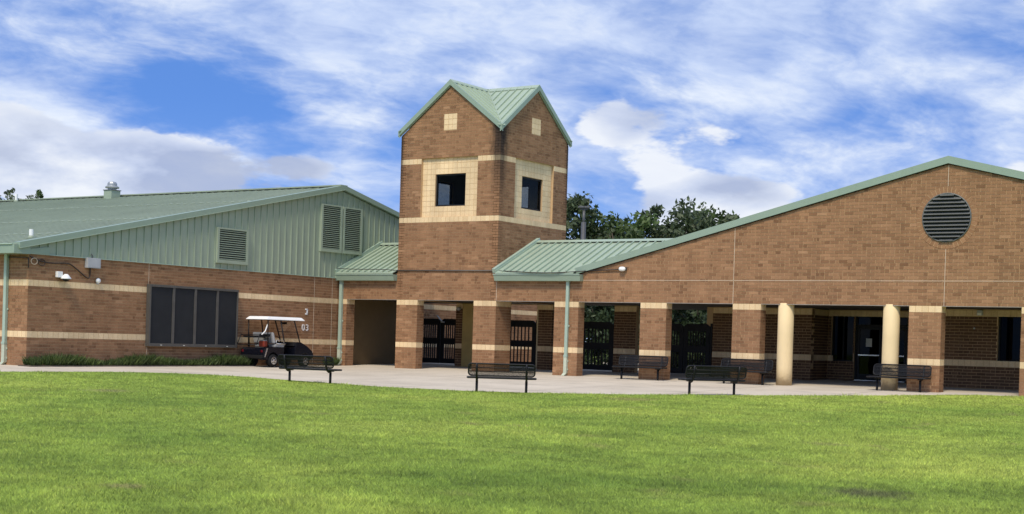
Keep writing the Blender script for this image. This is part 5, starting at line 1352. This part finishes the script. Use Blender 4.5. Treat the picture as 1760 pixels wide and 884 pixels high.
lamp_post(996, 84, 9.3, 'grey lamp post standing close to the right of the tower', 1.0)
lamp_post(1130, 100, 9.5, 'farther lamp post showing just its head above the link roof', 1.0)

# strap-leaf border along the brick wall
rg = np.random.default_rng(77)
n = 11000
yy = rg.uniform(-15.0, -5.3, n); keep = rg.random(n) < (0.55 + 0.45 * np.sin(yy * 5.1) * np.sin(yy * 2.3 + 1)); yy = yy[keep]; n = len(yy)
yy = np.concatenate([yy, rg.uniform(-0.85, -0.25, 350)]); n = len(yy)
xx = XL + 0.08 + rg.random(n) * 0.50; hh = (0.25 + 0.22 * rg.random(n)) * (0.9 + 0.25 * np.sin(yy * 1.7))
xx[-350:] = XL + 0.05 + rg.random(350) * 0.25; hh[-350:] *= 1.3
zz = np.array([ground_z(a, b) for a, b in zip(xx, yy)])
lean = unit(np.c_[rg.normal(0.35, 0.6, n), rg.normal(0, 0.6, n), np.zeros(n)]) * (hh * rg.uniform(0.1, 0.8, n))[:, None]
base_ = np.c_[xx, yy, zz - 0.02]; C = base_ + lean * 0.5 + np.c_[np.zeros(n), np.zeros(n), hh * 0.5]
D = (lean * 0.5 + np.c_[np.zeros(n), np.zeros(n), hh * 0.5 * rg.uniform(0.55, 1.0, n)]); Wv = unit(np.cross(D, np.c_[rg.normal(size=(n, 2)), np.zeros(n)] + 1e-6)) * 0.017
hedge = leaf_mesh('strap_leaf_border', 'leaf_hedge', C, D, Wv, np.clip(rg.normal(0.40, 0.28, n), 0, 1))
hedge['kind'] = 'stuff'; tag(hedge, 'low dark green strap leaved border along the foot of the brick wall', 'border plants')
m_bed = MB(); m_bed.solid([(XL + 0.01, -15.1, -0.2), (XL + 0.62, -15.1, -0.2), (XL + 0.62, -5.2, -0.2), (XL + 0.01, -5.2, -0.2)], [(XL + 0.01, -15.1, -0.045), (XL + 0.62, -15.1, -0.05), (XL + 0.62, -5.2, 0.0), (XL + 0.01, -5.2, 0.01)])
structure(m_bed.build('planting_bed', 'bark'))

# grass blades over the lawn in front of the camera
from mathutils.bvhtree import BVHTree
lm = lawn_ob.data
LV = [v.co.copy() for v in lm.vertices]; LP = [tuple(p.vertices) for p in lm.polygons]
bvh = BVHTree.FromPolygons(LV, LP)
def grass():
    rg = np.random.default_rng(9)
    N = 1150000
    # world sampling: density falls with distance from where the photographer stands
    dist = 10.5 * (48.0 / 10.5) ** rg.random(N) ** 0.93
    ang = rg.uniform(-0.47, 0.47, N) + YAW
    x = CAM[0] + np.sin(ang) * dist; y = CAM[1] + np.cos(ang) * dist
    # inside the lawn: in front of the edge curve
    ex = np.array([p[0] for p in EC]); ey = np.array([p[1] for p in EC])
    order = np.argsort(ex); lim = np.interp(x, ex[order], ey[order])
    # polygon test, as the curve doubles back on the left
    poly = [(p[0], p[1]) for p in EC] + [(60, -80), (-60, -80)]
    ins = np.zeros(len(x), bool); j = len(poly) - 1
    for i in range(len(poly)):
        xi, yi = poly[i]; xj, yj = poly[j]
        if yi != yj:
            cross = ((yi > y) != (yj > y)) & (x < (xj - xi) * (y - yi) / (yj - yi) + xi); ins ^= cross
        j = i
    x, y, dist = x[ins], y[ins], dist[ins]
    # height: read from a coarse grid of the lawn sheet
    gx = np.arange(x.min() - 1, x.max() + 1.5, 0.5); gy = np.arange(y.min() - 1, y.max() + 1.5, 0.5)
    H = np.full((len(gx), len(gy)), np.nan)
    for i, a in enumerate(gx):
        for j_, b in enumerate(gy):
            hit = bvh.ray_cast(Vector((a, b, 5)), Vector((0, 0, -1)))
            if hit[0] is not None: H[i, j_] = hit[0].z
            else: H[i, j_] = ground_z(a, b)
    fx = (x - gx[0]) / 0.5; fy = (y - gy[0]) / 0.5; ix = fx.astype(int); iy = fy.astype(int); tx = fx - ix; ty = fy - iy
    z = H[ix, iy] * (1 - tx) * (1 - ty) + H[ix + 1, iy] * tx * (1 - ty) + H[ix, iy + 1] * (1 - tx) * ty + H[ix + 1, iy + 1] * tx * ty
    n = len(x)
    # uneven mowing: taller tufts in drifting patches
    edge = np.full(len(x), 9.0)
    for p in EC[30:150]: edge = np.minimum(edge, np.hypot(x - p[0], y - p[1]))
    pat = np.sin(x * 0.9 + 1.3 * np.sin(y * 0.7)) * np.sin(y * 1.1 + 0.8 * np.sin(x * 0.6))
    fine = np.sin(x * 5.3 + 2 * np.sin(y * 3.1)) * np.sin(y * 4.7 + x * 1.3)
    h = (0.020 + 0.022 * rg.random(n)) * (1 + 0.22 * pat + 0.25 * fine) * (1 + (rg.random(n) > 0.985) * 0.9) * (1 + 1.1 * np.clip(1 - edge / 0.22, 0, 1) * rg.random(n))
    tuft = (np.sin(x * 2.1 + 3 * np.sin(y * 1.7)) * np.sin(y * 2.6 + 2 * np.sin(x * 1.1)) > 0.86); h = h * (1 + tuft * rg.random(n) * 0.9)
    wd = 0.0026 + 0.00014 * dist + 0.0016 * rg.random(n)
    a = rg.uniform(0, 2 * math.pi, n); ln = h * rg.uniform(0.3, 1.5, n)
    tip = np.c_[x + np.cos(a) * ln, y + np.sin(a) * ln, z + h]
    sx, sy = -np.sin(a) * wd, np.cos(a) * wd
    # random twist so that blades are seen from all sides
    tw = rg.uniform(0, 2 * math.pi, n); sx, sy = np.cos(tw) * wd, np.sin(tw) * wd
    V = np.empty((n, 3, 3)); V[:, 0] = np.c_[x - sx, y - sy, z - 0.004]; V[:, 1] = np.c_[x + sx, y + sy, z - 0.004]; V[:, 2] = tip
    me = bpy.data.meshes.new('grass'); me.vertices.add(n * 3); me.vertices.foreach_set('co', V.ravel())
    me.loops.add(n * 3); me.loops.foreach_set('vertex_index', np.arange(n * 3)); me.polygons.add(n)
    me.polygons.foreach_set('loop_start', np.arange(n) * 3); me.polygons.foreach_set('loop_total', np.full(n, 3)); me.update(calc_edges=True)
    at = me.attributes.new('tone', 'FLOAT', 'FACE'); tone = np.clip(0.48 + rg.normal(0, 0.2, n) + 0.12 * fine + 0.08 * pat, 0, 1); at.data.foreach_set('value', tone.astype(np.float32))
    me.materials.append(MATS['grass_blade'])
    ob = bpy.data.objects.new('grass', me); COL.objects.link(ob); ob['kind'] = 'stuff'
    tag(ob, 'short mown green grass blades covering the lawn', 'grass')
grass()
